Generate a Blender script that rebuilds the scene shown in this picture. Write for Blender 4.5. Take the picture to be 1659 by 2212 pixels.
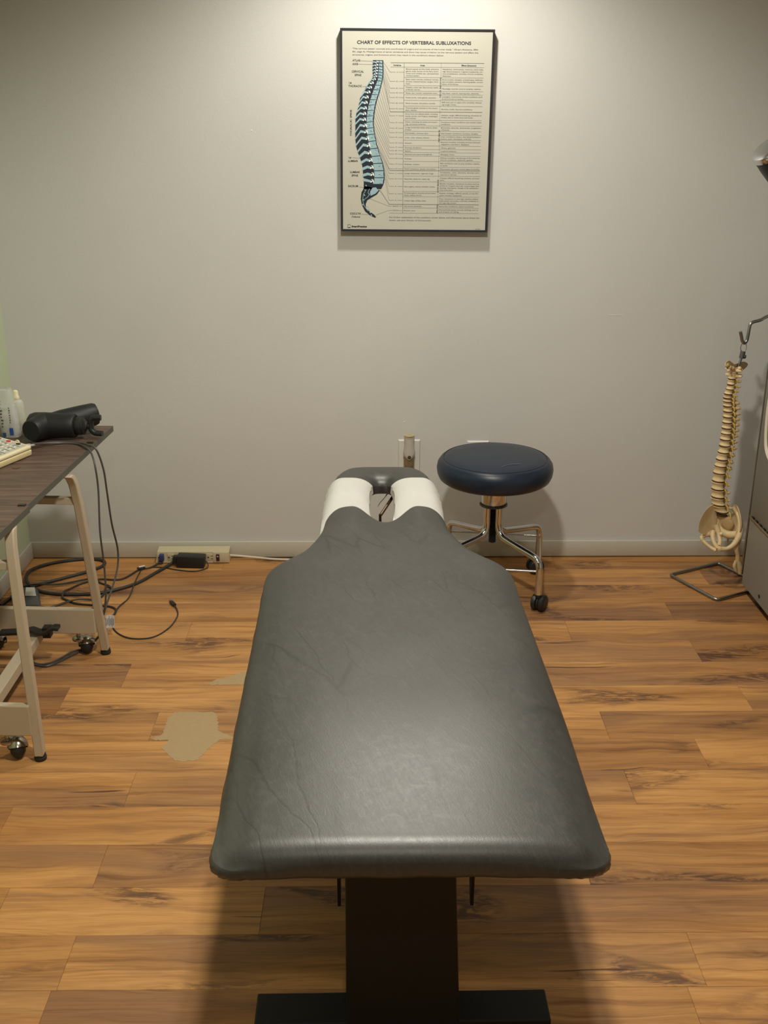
import bpy, bmesh, math, random
from mathutils import Vector, Matrix

random.seed(7)
for o in list(bpy.data.objects):
    bpy.data.objects.remove(o, do_unlink=True)
scene = bpy.context.scene
COL = scene.collection

# ------------------------------------------------------------------ camera
cam_data = bpy.data.cameras.new('camera')
cam = bpy.data.objects.new('camera', cam_data)
COL.objects.link(cam)
cam_data.sensor_fit = 'HORIZONTAL'
cam_data.sensor_width = 36.0
cam_data.lens = 36.0 * 2286.0 / 1659.0
cam.location = (0.0, 0.0, 1.62)
cam.rotation_euler = (math.radians(90 - 20.0877), 0.0, -0.0078)
cam_data.clip_start = 0.02
scene.camera = cam

# ------------------------------------------------------------------ world, lights, exposure
world = bpy.data.worlds.new('world')
scene.world = world
world.use_nodes = True
world.node_tree.nodes['Background'].inputs[0].default_value = (0.9, 0.85, 0.75, 1)
world.node_tree.nodes['Background'].inputs[1].default_value = 0.02
scene.view_settings.view_transform = 'Standard'
scene.view_settings.look = 'None'
scene.view_settings.gamma = 1.0
scene.view_settings.use_curve_mapping = False
scene.view_settings.exposure = 0.0

WALL_Y = 3.9125
LEFT_X = -1.374
RIGHT_X = 2.15
REAR_Y = -2.2
CEIL_Z = 2.50
LAMP_COL = (1.0, 0.955, 0.83)
# recessed ceiling downlights: x, y, watts, cone degrees, blend
DOWNLIGHTS = [(0.13, 3.26, 64.0, 159, 0.60, 0.05), (0.03, 1.80, 118.0, 162, 0.6, 0.07), (0.03, 0.10, 34.0, 160, 0.6, 0.07)]

def spot(x, y, w, cone, blend, rad):
    l = bpy.data.lights.new('downlight_beam', 'SPOT')
    l.energy = w; l.color = LAMP_COL
    l.spot_size = math.radians(cone); l.spot_blend = blend
    l.shadow_soft_size = rad
    o = bpy.data.objects.new('downlight_beam', l)
    COL.objects.link(o)
    o.location = (x, y, 2.455)
    return o

for d in DOWNLIGHTS:
    spot(*d)

# ------------------------------------------------------------------ materials
def srgb(r, g, b):
    def f(c):
        c /= 255.0
        return c / 12.92 if c <= 0.04045 else ((c + 0.055) / 1.055) ** 2.4
    return (f(r), f(g), f(b), 1.0)

MATS = {}
def mat(name, col, rough=0.5, metal=0.0, var=0.06, scale=40.0, bump=0.0, bscale=200.0, spec=0.5, coat=0.0, trans=0.0, ior=1.45, emit=None, estr=0.0, coords='Object', sheen=0.0):
    """principled material with a little procedural colour variation and fine relief"""
    if name in MATS:
        return MATS[name]
    m = bpy.data.materials.new(name)
    m.use_nodes = True
    nt = m.node_tree; N = nt.nodes; L = nt.links
    b = N['Principled BSDF']
    b.inputs['Roughness'].default_value = rough
    b.inputs['Metallic'].default_value = metal
    b.inputs['Specular IOR Level'].default_value = spec
    b.inputs['Coat Weight'].default_value = coat
    b.inputs['Transmission Weight'].default_value = trans
    b.inputs['IOR'].default_value = ior
    tc = N.new('ShaderNodeTexCoord')
    nz = N.new('ShaderNodeTexNoise'); nz.inputs['Scale'].default_value = scale; nz.inputs['Detail'].default_value = 4
    L.new(tc.outputs[coords], nz.inputs['Vector'])
    mx = N.new('ShaderNodeMix'); mx.data_type = 'RGBA'
    c = Vector(col[:3])
    mx.inputs[6].default_value = (*(c * (1 - var)), 1)
    mx.inputs[7].default_value = (*[min(1, v) for v in c * (1 + var)], 1)
    L.new(nz.outputs['Fac'], mx.inputs[0])
    L.new(mx.outputs[2], b.inputs['Base Color'])
    if bump > 0:
        n2 = N.new('ShaderNodeTexNoise'); n2.inputs['Scale'].default_value = bscale; n2.inputs['Detail'].default_value = 3
        L.new(tc.outputs[coords], n2.inputs['Vector'])
        bp = N.new('ShaderNodeBump'); bp.inputs['Strength'].default_value = bump; bp.inputs['Distance'].default_value = 0.002
        L.new(n2.outputs['Fac'], bp.inputs['Height'])
        L.new(bp.outputs['Normal'], b.inputs['Normal'])
    if emit:
        b.inputs['Emission Color'].default_value = emit
        b.inputs['Emission Strength'].default_value = estr
    MATS[name] = m
    return m

def math_node(nt, op, a=None, b=None, va=None, vb=None):
    n = nt.nodes.new('ShaderNodeMath'); n.operation = op
    if a is not None: nt.links.new(a, n.inputs[0])
    if b is not None: nt.links.new(b, n.inputs[1])
    if va is not None: n.inputs[0].default_value = va
    if vb is not None: n.inputs[1].default_value = vb
    return n.outputs[0]

def ramp(nt, fac, stops, interp='LINEAR'):
    r = nt.nodes.new('ShaderNodeValToRGB')
    r.color_ramp.interpolation = interp
    e = r.color_ramp.elements
    while len(e) < len(stops): e.new(0.5)
    for el, (p, c) in zip(e, stops):
        el.position = p; el.color = c if len(c) == 4 else (*c, 1)
    nt.links.new(fac, r.inputs[0])
    return r.outputs[0]

def mixc(nt, fac, a, b, mode='MIX', f=None):
    n = nt.nodes.new('ShaderNodeMix'); n.data_type = 'RGBA'; n.blend_type = mode
    if fac is not None: nt.links.new(fac, n.inputs[0])
    if f is not None: n.inputs[0].default_value = f
    for s, i in ((a, 6), (b, 7)):
        if isinstance(s, tuple): n.inputs[i].default_value = s
        else: nt.links.new(s, n.inputs[i])
    return n.outputs[2]

def mapped(nt, vec, scale):
    n = nt.nodes.new('ShaderNodeMapping'); n.inputs['Scale'].default_value = scale
    nt.links.new(vec, n.inputs['Vector']); return n.outputs[0]

def noise(nt, vec, scale, detail=4, dist=0.0, rough=0.5):
    n = nt.nodes.new('ShaderNodeTexNoise'); n.inputs['Scale'].default_value = scale
    n.inputs['Detail'].default_value = detail; n.inputs['Distortion'].default_value = dist; n.inputs['Roughness'].default_value = rough
    nt.links.new(vec, n.inputs['Vector']); return n.outputs['Fac']

def wood_floor():
    m = bpy.data.materials.new('laminate_acacia'); m.use_nodes = True
    nt = m.node_tree; N = nt.nodes; L = nt.links; b = N['Principled BSDF']
    tc = N.new('ShaderNodeTexCoord'); oi = N.new('ShaderNodeObjectInfo')
    r = oi.outputs['Random']
    cx = N.new('ShaderNodeCombineXYZ')
    L.new(math_node(nt, 'MULTIPLY', r, vb=91.0), cx.inputs[0])
    L.new(math_node(nt, 'MULTIPLY', r, vb=37.0), cx.inputs[1])
    L.new(math_node(nt, 'MULTIPLY', r, vb=13.0), cx.inputs[2])
    va = N.new('ShaderNodeVectorMath'); va.operation = 'ADD'
    L.new(tc.outputs['Object'], va.inputs[0]); L.new(cx.outputs[0], va.inputs[1])
    v = va.outputs[0]
    # a warped coordinate makes the grain wander around the knots
    warp = noise(nt, mapped(nt, v, (1.5, 6.0, 1)), 1.0, 3, 0.5)
    wv = N.new('ShaderNodeCombineXYZ')
    L.new(math_node(nt, 'MULTIPLY', math_node(nt, 'SUBTRACT', warp, vb=0.5), vb=0.10), wv.inputs[1])
    v2n = N.new('ShaderNodeVectorMath'); v2n.operation = 'ADD'
    L.new(v, v2n.inputs[0]); L.new(wv.outputs[0], v2n.inputs[1]); v2 = v2n.outputs[0]
    broad = noise(nt, mapped(nt, v2, (0.9, 11.0, 1)), 1.0, 6, 0.3, 0.62)
    streak = noise(nt, mapped(nt, v2, (1.6, 70.0, 1)), 1.0, 7, 0.15, 0.68)
    fine = noise(nt, mapped(nt, v, (14.0, 420.0, 1)), 1.0, 3, 0.0)
    patch = noise(nt, mapped(nt, v, (1.6, 4.6, 1)), 1.0, 3, 1.1)
    figure = noise(nt, mapped(nt, v2, (8.0, 34.0, 1)), 1.0, 9, 2.4, 0.72)
    base = ramp(nt, broad, [(0.26, srgb(146, 100, 60)), (0.42, srgb(184, 132, 78)), (0.56, srgb(203, 151, 92)), (0.72, srgb(184, 130, 76))])
    st = ramp(nt, streak, [(0.33, (0.58, 0.52, 0.48)), (0.47, (0.92, 0.91, 0.89)), (0.62, (1.05, 1.05, 1.05))])
    c = mixc(nt, None, base, st, 'MULTIPLY', 0.9)
    # smoky purple-brown heartwood bands
    zone = noise(nt, mapped(nt, v2, (0.75, 4.2, 1)), 1.0, 5, 0.5, 0.6)
    smoke = ramp(nt, zone, [(0.40, (1, 1, 1)), (0.52, (0, 0, 0))])
    c = mixc(nt, math_node(nt, 'MULTIPLY', smoke, vb=0.70), c, mixc(nt, None, srgb(140, 102, 74), st, 'MULTIPLY', 0.9))
    # dark figured knots
    pk = ramp(nt, patch, [(0.565, (0, 0, 0)), (0.66, (1, 1, 1))])
    fk = ramp(nt, figure, [(0.42, (0, 0, 0)), (0.54, (1, 1, 1))])
    kn = math_node(nt, 'MULTIPLY', pk, fk)
    c = mixc(nt, math_node(nt, 'MULTIPLY', kn, vb=0.8), c, srgb(80, 54, 46))
    # hairline cracks along the grain
    hl = ramp(nt, noise(nt, mapped(nt, v2, (2.4, 60.0, 1)), 1.0, 2, 0.2), [(0.255, (1, 1, 1)), (0.285, (0, 0, 0))])
    c = mixc(nt, math_node(nt, 'MULTIPLY', hl, vb=0.8), c, srgb(66, 42, 30))
    fg = ramp(nt, fine, [(0.3, (0.86, 0.85, 0.83)), (0.6, (1.04, 1.04, 1.04))])
    c = mixc(nt, None, c, fg, 'MULTIPLY', 0.8)
    # plank-to-plank tone
    tone = ramp(nt, math_node(nt, 'FRACT', math_node(nt, 'MULTIPLY', r, vb=17.31)), [(0.0, (0.70, 0.66, 0.66)), (0.28, (0.90, 0.88, 0.87)), (0.5, (0.98, 0.97, 0.95)), (1.0, (1.08, 1.08, 1.06))])
    c = mixc(nt, None, c, tone, 'MULTIPLY', 1.0)
    L.new(c, b.inputs['Base Color'])
    b.inputs['Roughness'].default_value = 0.46
    b.inputs['Specular IOR Level'].default_value = 0.4
    bp = N.new('ShaderNodeBump'); bp.inputs['Strength'].default_value = 0.12; bp.inputs['Distance'].default_value = 0.001
    L.new(streak, bp.inputs['Height']); L.new(bp.outputs[0], b.inputs['Normal'])
    MATS['wood'] = m
    return m

def vinyl():
    m = bpy.data.materials.new('charcoal_vinyl'); m.use_nodes = True
    nt = m.node_tree; N = nt.nodes; L = nt.links; b = N['Principled BSDF']
    tc = N.new('ShaderNodeTexCoord'); v = tc.outputs['Object']
    rot = N.new('ShaderNodeMapping'); rot.inputs['Rotation'].default_value = (0, 0, -0.38); L.new(v, rot.inputs['Vector'])
    cloud = noise(nt, v, 5.0, 5, 0.4)
    rub = noise(nt, mapped(nt, rot.outputs[0], (150, 26, 30)), 1.0, 7, 1.0, 0.7)
    mott = noise(nt, v, 42.0, 6, 0.8, 0.7)
    base = ramp(nt, cloud, [(0.3, (0.036, 0.036, 0.034)), (0.7, (0.050, 0.0495, 0.046))])
    c = mixc(nt, math_node(nt, 'MULTIPLY', ramp(nt, rub, [(0.50, (0, 0, 0)), (0.74, (1, 1, 1))]), vb=0.26), base, (0.12, 0.117, 0.108, 1))
    c = mixc(nt, math_node(nt, 'MULTIPLY', ramp(nt, mott, [(0.5, (0, 0, 0)), (0.72, (1, 1, 1))]), vb=0.25), c, (0.10, 0.095, 0.088, 1))
    CREASE_SLOT = c
    rg = N.new('ShaderNodeMapRange'); rg.inputs[3].default_value = 0.32; rg.inputs[4].default_value = 0.50
    L.new(mott, rg.inputs[0]); L.new(rg.outputs[0], b.inputs['Roughness'])
    b.inputs['Specular IOR Level'].default_value = 0.75
    # long slack creases + leather grain
    vo = N.new('ShaderNodeTexVoronoi'); vo.feature = 'DISTANCE_TO_EDGE'; vo.inputs['Scale'].default_value = 1.0
    wob = N.new('ShaderNodeVectorMath'); wob.operation = 'ADD'
    nn = N.new('ShaderNodeTexNoise'); nn.inputs['Scale'].default_value = 9.0; nn.inputs['Detail'].default_value = 4
    L.new(v, nn.inputs['Vector'])
    sc = N.new('ShaderNodeVectorMath'); sc.operation = 'SCALE'; sc.inputs['Scale'].default_value = 0.05; L.new(nn.outputs['Color'], sc.inputs[0])
    L.new(rot.outputs[0], wob.inputs[0]); L.new(sc.outputs[0], wob.inputs[1])
    L.new(mapped(nt, wob.outputs[0], (13.0, 2.3, 1.0)), vo.inputs['Vector'])
    crease = ramp(nt, vo.outputs['Distance'], [(0.0, (0, 0, 0)), (0.035, (1, 1, 1))])
    fade = ramp(nt, noise(nt, v, 3.2, 2), [(0.47, (0, 0, 0)), (0.60, (1, 1, 1))])
    cm = math_node(nt, 'MULTIPLY', math_node(nt, 'SUBTRACT', va=1.0, b=crease), fade)
    L.new(mixc(nt, math_node(nt, 'MULTIPLY', cm, vb=0.55), CREASE_SLOT, (0.016, 0.016, 0.015, 1)), b.inputs['Base Color'])
    grain = noise(nt, mapped(nt, rot.outputs[0], (1.6, 0.8, 1.0)), 330.0, 4, 0.6)
    h = math_node(nt, 'SUBTRACT', math_node(nt, 'MULTIPLY', grain, vb=0.26), math_node(nt, 'MULTIPLY', cm, vb=0.16))
    h2 = math_node(nt, 'ADD', h, math_node(nt, 'MULTIPLY', rub, vb=0.35))
    bp = N.new('ShaderNodeBump'); bp.inputs['Strength'].default_value = 0.32; bp.inputs['Distance'].default_value = 0.0016
    L.new(h2, bp.inputs['Height']); L.new(bp.outputs[0], b.inputs['Normal'])
    MATS['vinyl'] = m
    return m

def cart_wood():
    m = bpy.data.materials.new('dark_walnut_laminate'); m.use_nodes = True
    nt = m.node_tree; N = nt.nodes; L = nt.links; b = N['Principled BSDF']
    tc = N.new('ShaderNodeTexCoord'); v = tc.outputs['Object']
    a = noise(nt, mapped(nt, v, (5, 90, 1)), 1.0, 6, 0.8, 0.65)
    c = ramp(nt, a, [(0.3, srgb(58, 44, 38)), (0.5, srgb(92, 73, 63)), (0.7, srgb(116, 95, 83))])
    L.new(c, b.inputs['Base Color']); b.inputs['Roughness'].default_value = 0.5
    MATS['cartwood'] = m
    return m

def plaster(name, col):
    m = bpy.data.materials.new(name); m.use_nodes = True
    nt = m.node_tree; N = nt.nodes; L = nt.links; b = N['Principled BSDF']
    tc = N.new('ShaderNodeTexCoord'); v = tc.outputs['Object']
    n1 = noise(nt, v, 1.7, 4)
    c = Vector(col[:3])
    L.new(ramp(nt, n1, [(0.3, tuple(c * 0.97)), (0.7, tuple(c * 1.03))]), b.inputs['Base Color'])
    b.inputs['Roughness'].default_value = 0.72
    b.inputs['Specular IOR Level'].default_value = 0.3
    bp = N.new('ShaderNodeBump'); bp.inputs['Strength'].default_value = 0.18; bp.inputs['Distance'].default_value = 0.002
    L.new(noise(nt, v, 260.0, 5), bp.inputs['Height']); L.new(bp.outputs[0], b.inputs['Normal'])
    MATS[name] = m
    return m

WOOD = wood_floor(); VINYL = vinyl(); CARTWOOD = cart_wood()
WALLM = plaster('grey_wall_paint', (0.60, 0.595, 0.58))
GREENM = plaster('sage_green_wall_paint', (0.52, 0.60, 0.42))
CEILM = plaster('white_ceiling_paint', (0.78, 0.77, 0.74))
TRIM = mat('white_trim_paint', (0.56, 0.53, 0.455), 0.42, var=0.03, bump=0.05)
CHROME = mat('chrome', (0.66, 0.68, 0.70), 0.15, 1.0, var=0.02)
STEEL = mat('grey_steel_rod', (0.34, 0.34, 0.33), 0.30, 1.0, var=0.06)
BLACKP = mat('black_plastic', (0.018, 0.018, 0.018), 0.42, var=0.1, bump=0.05)
BLACKM = mat('black_powder_coat', (0.0075, 0.0075, 0.0072), 0.5, var=0.1, bump=0.06, bscale=900)
RUBBER = mat('black_rubber', (0.02, 0.019, 0.018), 0.6, var=0.1)
NAVY = mat('navy_vinyl', (0.013, 0.022, 0.042), 0.36, var=0.12, scale=30, bump=0.06, bscale=500)
BEIGE = mat('beige_enamel', srgb(188, 173, 150), 0.45, var=0.03)
CREAM = mat('cream_plastic', srgb(226, 214, 180), 0.42, var=0.02)
BONE = mat('bone_plastic', srgb(216, 192, 148), 0.55, var=0.12, scale=120, bump=0.3, bscale=300)
DISC = mat('brown_disc_rubber', srgb(92, 60, 36), 0.5, var=0.1)
NERVE = mat('yellow_nerve_plastic', srgb(225, 190, 96), 0.45, var=0.08)
GREYMETAL = mat('grey_cabinet_enamel', srgb(128, 124, 118), 0.42, var=0.04, bump=0.08, bscale=700)
FRAMEM = mat('blue_black_frame_lacquer', srgb(34, 38, 46), 0.4, var=0.08)
PAPERM = mat('cream_chart_paper', (0.50, 0.485, 0.43), 0.35, var=0.02, scale=12, coat=0.15)
INK = mat('black_print_ink', srgb(30, 30, 34), 0.6, var=0.05)
INKGREY = mat('grey_print_ink', srgb(70, 68, 66), 0.6, var=0.05)
PRINTBLUE = mat('pale_blue_print_ink', srgb(146, 176, 186), 0.5, var=0.08)
PRINTWHITE = mat('white_print_ink', srgb(232, 236, 232), 0.5, var=0.03)
TISSUE = mat('white_tissue_paper', (0.60, 0.59, 0.565), 0.85, var=0.04, scale=60, bump=0.25, bscale=160)
CORDM = mat('dark_grey_cord', (0.035, 0.034, 0.03), 0.5, var=0.1)
CORDL = mat('grey_lead_wire', (0.075, 0.072, 0.066), 0.42, var=0.1)
WHITECORD = mat('off_white_cord', srgb(205, 196, 178), 0.45, var=0.03)
BROWNPLY = mat('brown_underside_board', srgb(88, 72, 54), 0.6, var=0.08)

# ------------------------------------------------------------------ mesh helpers
def catmull(pts, sub=8, closed=False):
    pts = [Vector(p) for p in pts]
    out = []
    n = len(pts)
    rng = range(n) if closed else range(n - 1)
    for i in rng:
        if closed:
            p0, p1, p2, p3 = pts[(i - 1) % n], pts[i], pts[(i + 1) % n], pts[(i + 2) % n]
        else:
            p1, p2 = pts[i], pts[i + 1]
            p0 = pts[i - 1] if i > 0 else p1 * 2 - p2
            p3 = pts[i + 2] if i + 2 < n else p2 * 2 - p1
        for k in range(sub):
            t = k / sub
            out.append(0.5 * ((2 * p1) + (p2 - p0) * t + (2 * p0 - 5 * p1 + 4 * p2 - p3) * t * t + (3 * p1 - p0 - 3 * p2 + p3) * t ** 3))
    if not closed: out.append(pts[-1])
    return out

def interp(tab, x):
    if x <= tab[0][0]: return tab[0][1]
    for (a, fa), (b, fb) in zip(tab, tab[1:]):
        if x <= b:
            t = (x - a) / (b - a)
            return fa + (fb - fa) * t
    return tab[-1][1]

class MB:
    """collects shapes in world space and links them as one mesh object"""
    def __init__(s):
        s.v = []; s.f = []
    def add(s, vs, fs):
        k = len(s.v); s.v += [Vector(p) for p in vs]; s.f += [tuple(i + k for i in f) for f in fs]; return s
    def box(s, c, size, rot=None):
        hx, hy, hz = [d / 2 for d in size]
        vs = [Vector((x, y, z)) for z in (-hz, hz) for y in (-hy, hy) for x in (-hx, hx)]
        M = rot if rot is not None else Matrix.Identity(3)
        vs = [M @ p + Vector(c) for p in vs]
        return s.add(vs, [(0, 2, 3, 1), (4, 5, 7, 6), (0, 1, 5, 4), (2, 6, 7, 3), (0, 4, 6, 2), (1, 3, 7, 5)])
    def bevbox(s, c, size, r=0.004, rot=None, seg=2):
        bm = bmesh.new(); bmesh.ops.create_cube(bm, size=1.0)
        for p in bm.verts: p.co = Vector((p.co.x * size[0], p.co.y * size[1], p.co.z * size[2]))
        bmesh.ops.bevel(bm, geom=bm.edges[:], offset=r, segments=seg, affect='EDGES', profile=0.5)
        M = rot if rot is not None else Matrix.Identity(3)
        bm.verts.index_update()
        s.add([M @ p.co + Vector(c) for p in bm.verts], [tuple(q.index for q in f.verts) for f in bm.faces])
        bm.free(); return s
    def lathe(s, prof, origin, axis=(0, 0, 1), n=24, cap=True):
        """prof: (radius, height) along axis"""
        a = Vector(axis).normalized()
        u = a.orthogonal().normalized(); w = a.cross(u); o = Vector(origin)
        vs = []; fs = []
        for r, h in prof:
            for i in range(n):
                t = 2 * math.pi * i / n
                vs.append(o + a * h + (u * math.cos(t) + w * math.sin(t)) * r)
        for j in range(len(prof) - 1):
            for i in range(n):
                k = (i + 1) % n
                fs.append((j * n + i, j * n + k, (j + 1) * n + k, (j + 1) * n + i))
        if cap:
            fs.append(tuple(reversed(range(n))))
            fs.append(tuple(range((len(prof) - 1) * n, len(prof) * n)))
        return s.add(vs, fs)
    def cyl(s, a, b, r, n=16, r2=None):
        a = Vector(a); b = Vector(b)
        return s.lathe([(r, 0), (r if r2 is None else r2, (b - a).length)], a, b - a, n)
    def tube(s, pts, r, n=10, closed=False, cap=True, flat=None):
        pts = [Vector(p) for p in pts]; m = len(pts)
        rs = r if isinstance(r, (list, tuple)) else [r] * m
        if len(rs) != m:
            rs = [rs[0] + (rs[-1] - rs[0]) * i / (m - 1) if len(rs) == 2 else interp([(q / (len(rs) - 1), x) for q, x in enumerate(rs)], i / (m - 1)) for i in range(m)]
        vs = []; fs = []
        up = None
        for i, p in enumerate(pts):
            d = (pts[(i + 1) % m] - pts[i - 1]) if (closed or 0 < i < m - 1) else (pts[1] - pts[0] if i == 0 else pts[-1] - pts[-2])
            if d.length < 1e-9: d = Vector((0, 0, 1))
            d.normalize()
            if up is None: up = d.orthogonal().normalized()
            up = up - d * up.dot(d)
            if up.length < 1e-6: up = d.orthogonal()
            up.normalize(); sd = d.cross(up)
            for k in range(n):
                t = 2 * math.pi * k / n
                vs.append(p + (up * math.cos(t) + sd * math.sin(t)) * rs[i])
        for i in range(m if closed else m - 1):
            j = (i + 1) % m
            for k in range(n):
                l = (k + 1) % n
                fs.append((i * n + k, i * n + l, j * n + l, j * n + k))
        if cap and not closed:
            fs.append(tuple(reversed(range(n)))); fs.append(tuple(range((m - 1) * n, m * n)))
        return s.add(vs, fs)
    def grid(s, rows, thick=None):
        """rows of points as an open patch; optional thickness along the patch normal"""
        nr, nc = len(rows), len(rows[0])
        P = [[Vector(p) for p in r] for r in rows]
        fs = [(i * nc + j, i * nc + j + 1, (i + 1) * nc + j + 1, (i + 1) * nc + j) for i in range(nr - 1) for j in range(nc - 1)]
        flat = [p for r in P for p in r]
        if thick is None: return s.add(flat, fs)
        nrm = []
        for i in range(nr):
            for j in range(nc):
                du = P[i][min(j + 1, nc - 1)] - P[i][max(j - 1, 0)]
                dv = P[min(i + 1, nr - 1)][j] - P[max(i - 1, 0)][j]
                q = du.cross(dv); nrm.append(q.normalized() if q.length > 1e-12 else Vector((0, -1, 0)))
        back = [p + q * thick for p, q in zip(flat, nrm)]
        k = len(flat)
        fb = [tuple(reversed([i + k for i in f])) for f in fs]
        edge = [(0, j) for j in range(nc)] + [(i, nc - 1) for i in range(1, nr)] + [(nr - 1, j) for j in range(nc - 2, -1, -1)] + [(i, 0) for i in range(nr - 2, 0, -1)]
        idx = [i * nc + j for i, j in edge]
        side = [(idx[q], idx[q - 1], idx[q - 1] + k, idx[q] + k) for q in range(len(idx))]
        return s.add(flat + back, fs + fb + side)
    def prism(s, poly, d):
        """flat polygon (3D points) extruded along vector d"""
        n = len(poly); d = Vector(d); P = [Vector(p) for p in poly]
        return s.add(P + [p + d for p in P], [tuple(reversed(range(n))), tuple(range(n, 2 * n))] + [(i, (i + 1) % n, (i + 1) % n + n, i + n) for i in range(n)])
    def build(s, name, material, parent=None, origin=None, smooth=40, kind=None, bevel=None, fix=True):
        me = bpy.data.meshes.new(name)
        base = Vector(origin) if origin is not None else (world_origin(parent) if parent else Vector((0, 0, 0)))
        me.from_pydata([p - base for p in s.v], [], s.f)
        if fix:
            bm = bmesh.new(); bm.from_mesh(me); bmesh.ops.recalc_face_normals(bm, faces=bm.faces); bm.to_mesh(me); bm.free()
        me.materials.append(material)
        if smooth:
            me.polygons.foreach_set('use_smooth', [True] * len(me.polygons))
            me.set_sharp_from_angle(angle=math.radians(smooth))
        me.update()
        o = bpy.data.objects.new(name, me); COL.objects.link(o)
        if parent:
            o.parent = parent
            o.location = base - world_origin(parent)
        else:
            o.location = base
        if kind: o['kind'] = kind
        if bevel:
            b = o.modifiers.new('edge', 'BEVEL'); b.width = bevel; b.segments = 2; b.limit_method = 'ANGLE'
        return o

def world_origin(o):
    p = Vector((0, 0, 0))
    while o is not None:
        p += Vector(o.location); o = o.parent
    return p

def tag(o, label=None, cat=None, group=None, kind=None):
    if label: o['label'] = label
    if cat: o['category'] = cat
    if group: o['group'] = group
    if kind: o['kind'] = kind
    return o

def thing(name, loc, label, cat, group=None):
    o = bpy.data.objects.new(name, None); COL.objects.link(o)
    o.location = loc; o.empty_display_size = 0.05
    return tag(o, label, cat, group)

def struct(o): o['kind'] = 'structure'; return o

# ------------------------------------------------------------------ room shell
T = 0.12
floor = struct(MB().box(((LEFT_X + RIGHT_X) / 2, (REAR_Y + WALL_Y) / 2, -0.045), (RIGHT_X - LEFT_X + 2 * T, WALL_Y - REAR_Y + 2 * T, 0.07))
               .build('floor', mat('dark_subfloor', srgb(60, 42, 28), 0.8), smooth=0, origin=((LEFT_X + RIGHT_X) / 2, (REAR_Y + WALL_Y) / 2, -0.08)))
wall_back = struct(MB().box(((LEFT_X + RIGHT_X) / 2, WALL_Y + T / 2, CEIL_Z / 2), (RIGHT_X - LEFT_X + 2 * T, T, CEIL_Z)).build('wall_back', WALLM, smooth=0, origin=(0.4, WALL_Y + T / 2, 0)))
wall_left = struct(MB().box((LEFT_X - T / 2, (REAR_Y + WALL_Y) / 2, CEIL_Z / 2), (T, WALL_Y - REAR_Y, CEIL_Z)).build('wall_left', GREENM, smooth=0, origin=(LEFT_X - T / 2, 0.8, 0)))
wall_right = struct(MB().box((RIGHT_X + T / 2, (REAR_Y + WALL_Y) / 2, CEIL_Z / 2), (T, WALL_Y - REAR_Y, CEIL_Z)).build('wall_right', WALLM, smooth=0, origin=(RIGHT_X + T / 2, 0.8, 0)))
wall_front = struct(MB().box(((LEFT_X + RIGHT_X) / 2, REAR_Y - T / 2, CEIL_Z / 2), (RIGHT_X - LEFT_X + 2 * T, T, CEIL_Z)).build('wall_front', WALLM, smooth=0, origin=(0.4, REAR_Y - T / 2, 0)))
ceiling = struct(MB().box(((LEFT_X + RIGHT_X) / 2, (REAR_Y + WALL_Y) / 2, CEIL_Z + 0.05), (RIGHT_X - LEFT_X + 2 * T, WALL_Y - REAR_Y + 2 * T, 0.1)).build('ceiling', CEILM, smooth=0, origin=(0.4, 0.8, CEIL_Z)))

BB_H = 0.0695
def baseboard(name, x0, x1, y0, y1):
    return struct(MB().bevbox(((x0 + x1) / 2, (y0 + y1) / 2, BB_H / 2 + 0.0015), (abs(x1 - x0), abs(y1 - y0), BB_H - 0.003), 0.003).build(name, TRIM, origin=((x0 + x1) / 2, (y0 + y1) / 2, 0)))
baseboard('baseboard_back', LEFT_X + 0.0005, RIGHT_X - 0.0005, WALL_Y - 0.012, WALL_Y - 0.0005)
baseboard('baseboard_left', LEFT_X + 0.0005, LEFT_X + 0.012, REAR_Y, WALL_Y - 0.0125)
baseboard('baseboard_right', RIGHT_X - 0.012, RIGHT_X - 0.0005, REAR_Y, WALL_Y - 0.0125)

# laminate planks, one object each, rows parallel to the back wall
PITCH = 0.1514
JOINTS = {0: [-0.255, 1.041], 1: [-0.64, 0.654], 2: [-0.25, 1.047], 3: [-0.785, 0.51], 4: [-0.94, 0.12, 1.11], 5: [-0.64, 0.655], 6: [-0.40, 0.8915],
          7: [-0.6416, 0.66], 8: [-0.92, 0.375], 9: [-0.644, 0.485], 10: [-0.83, -0.2525, 1.04], 11: [-0.64, 0.66], 12: [-0.65, 0.62], -1: [-0.9, 0.38], -2: [0.0, 1.25], -3: [-0.6, 0.7]}
def plank(x0, x1, y0, y1):
    g = 0.0002; x0 += g; x1 -= g; y0 += g; y1 -= g
    ch = 0.0006; zt, zb = 0.0, -0.009
    c = Vector(((x0 + x1) / 2, (y0 + y1) / 2, zb))
    vs = [(x0, y0, zb), (x1, y0, zb), (x1, y1, zb), (x0, y1, zb), (x0, y0, zt - ch), (x1, y0, zt - ch), (x1, y1, zt - ch), (x0, y1, zt - ch),
          (x0 + ch, y0 + ch, zt), (x1 - ch, y0 + ch, zt), (x1 - ch, y1 - ch, zt), (x0 + ch, y1 - ch, zt)]
    fs = [(3, 2, 1, 0), (0, 1, 5, 4), (1, 2, 6, 5), (2, 3, 7, 6), (3, 0, 4, 7), (4, 5, 9, 8), (5, 6, 10, 9), (6, 7, 11, 10), (7, 4, 8, 11), (8, 9, 10, 11)]
    MB().add(vs, fs).build('plank', WOOD, floor, origin=c, smooth=0, fix=False)
k = -3
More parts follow.
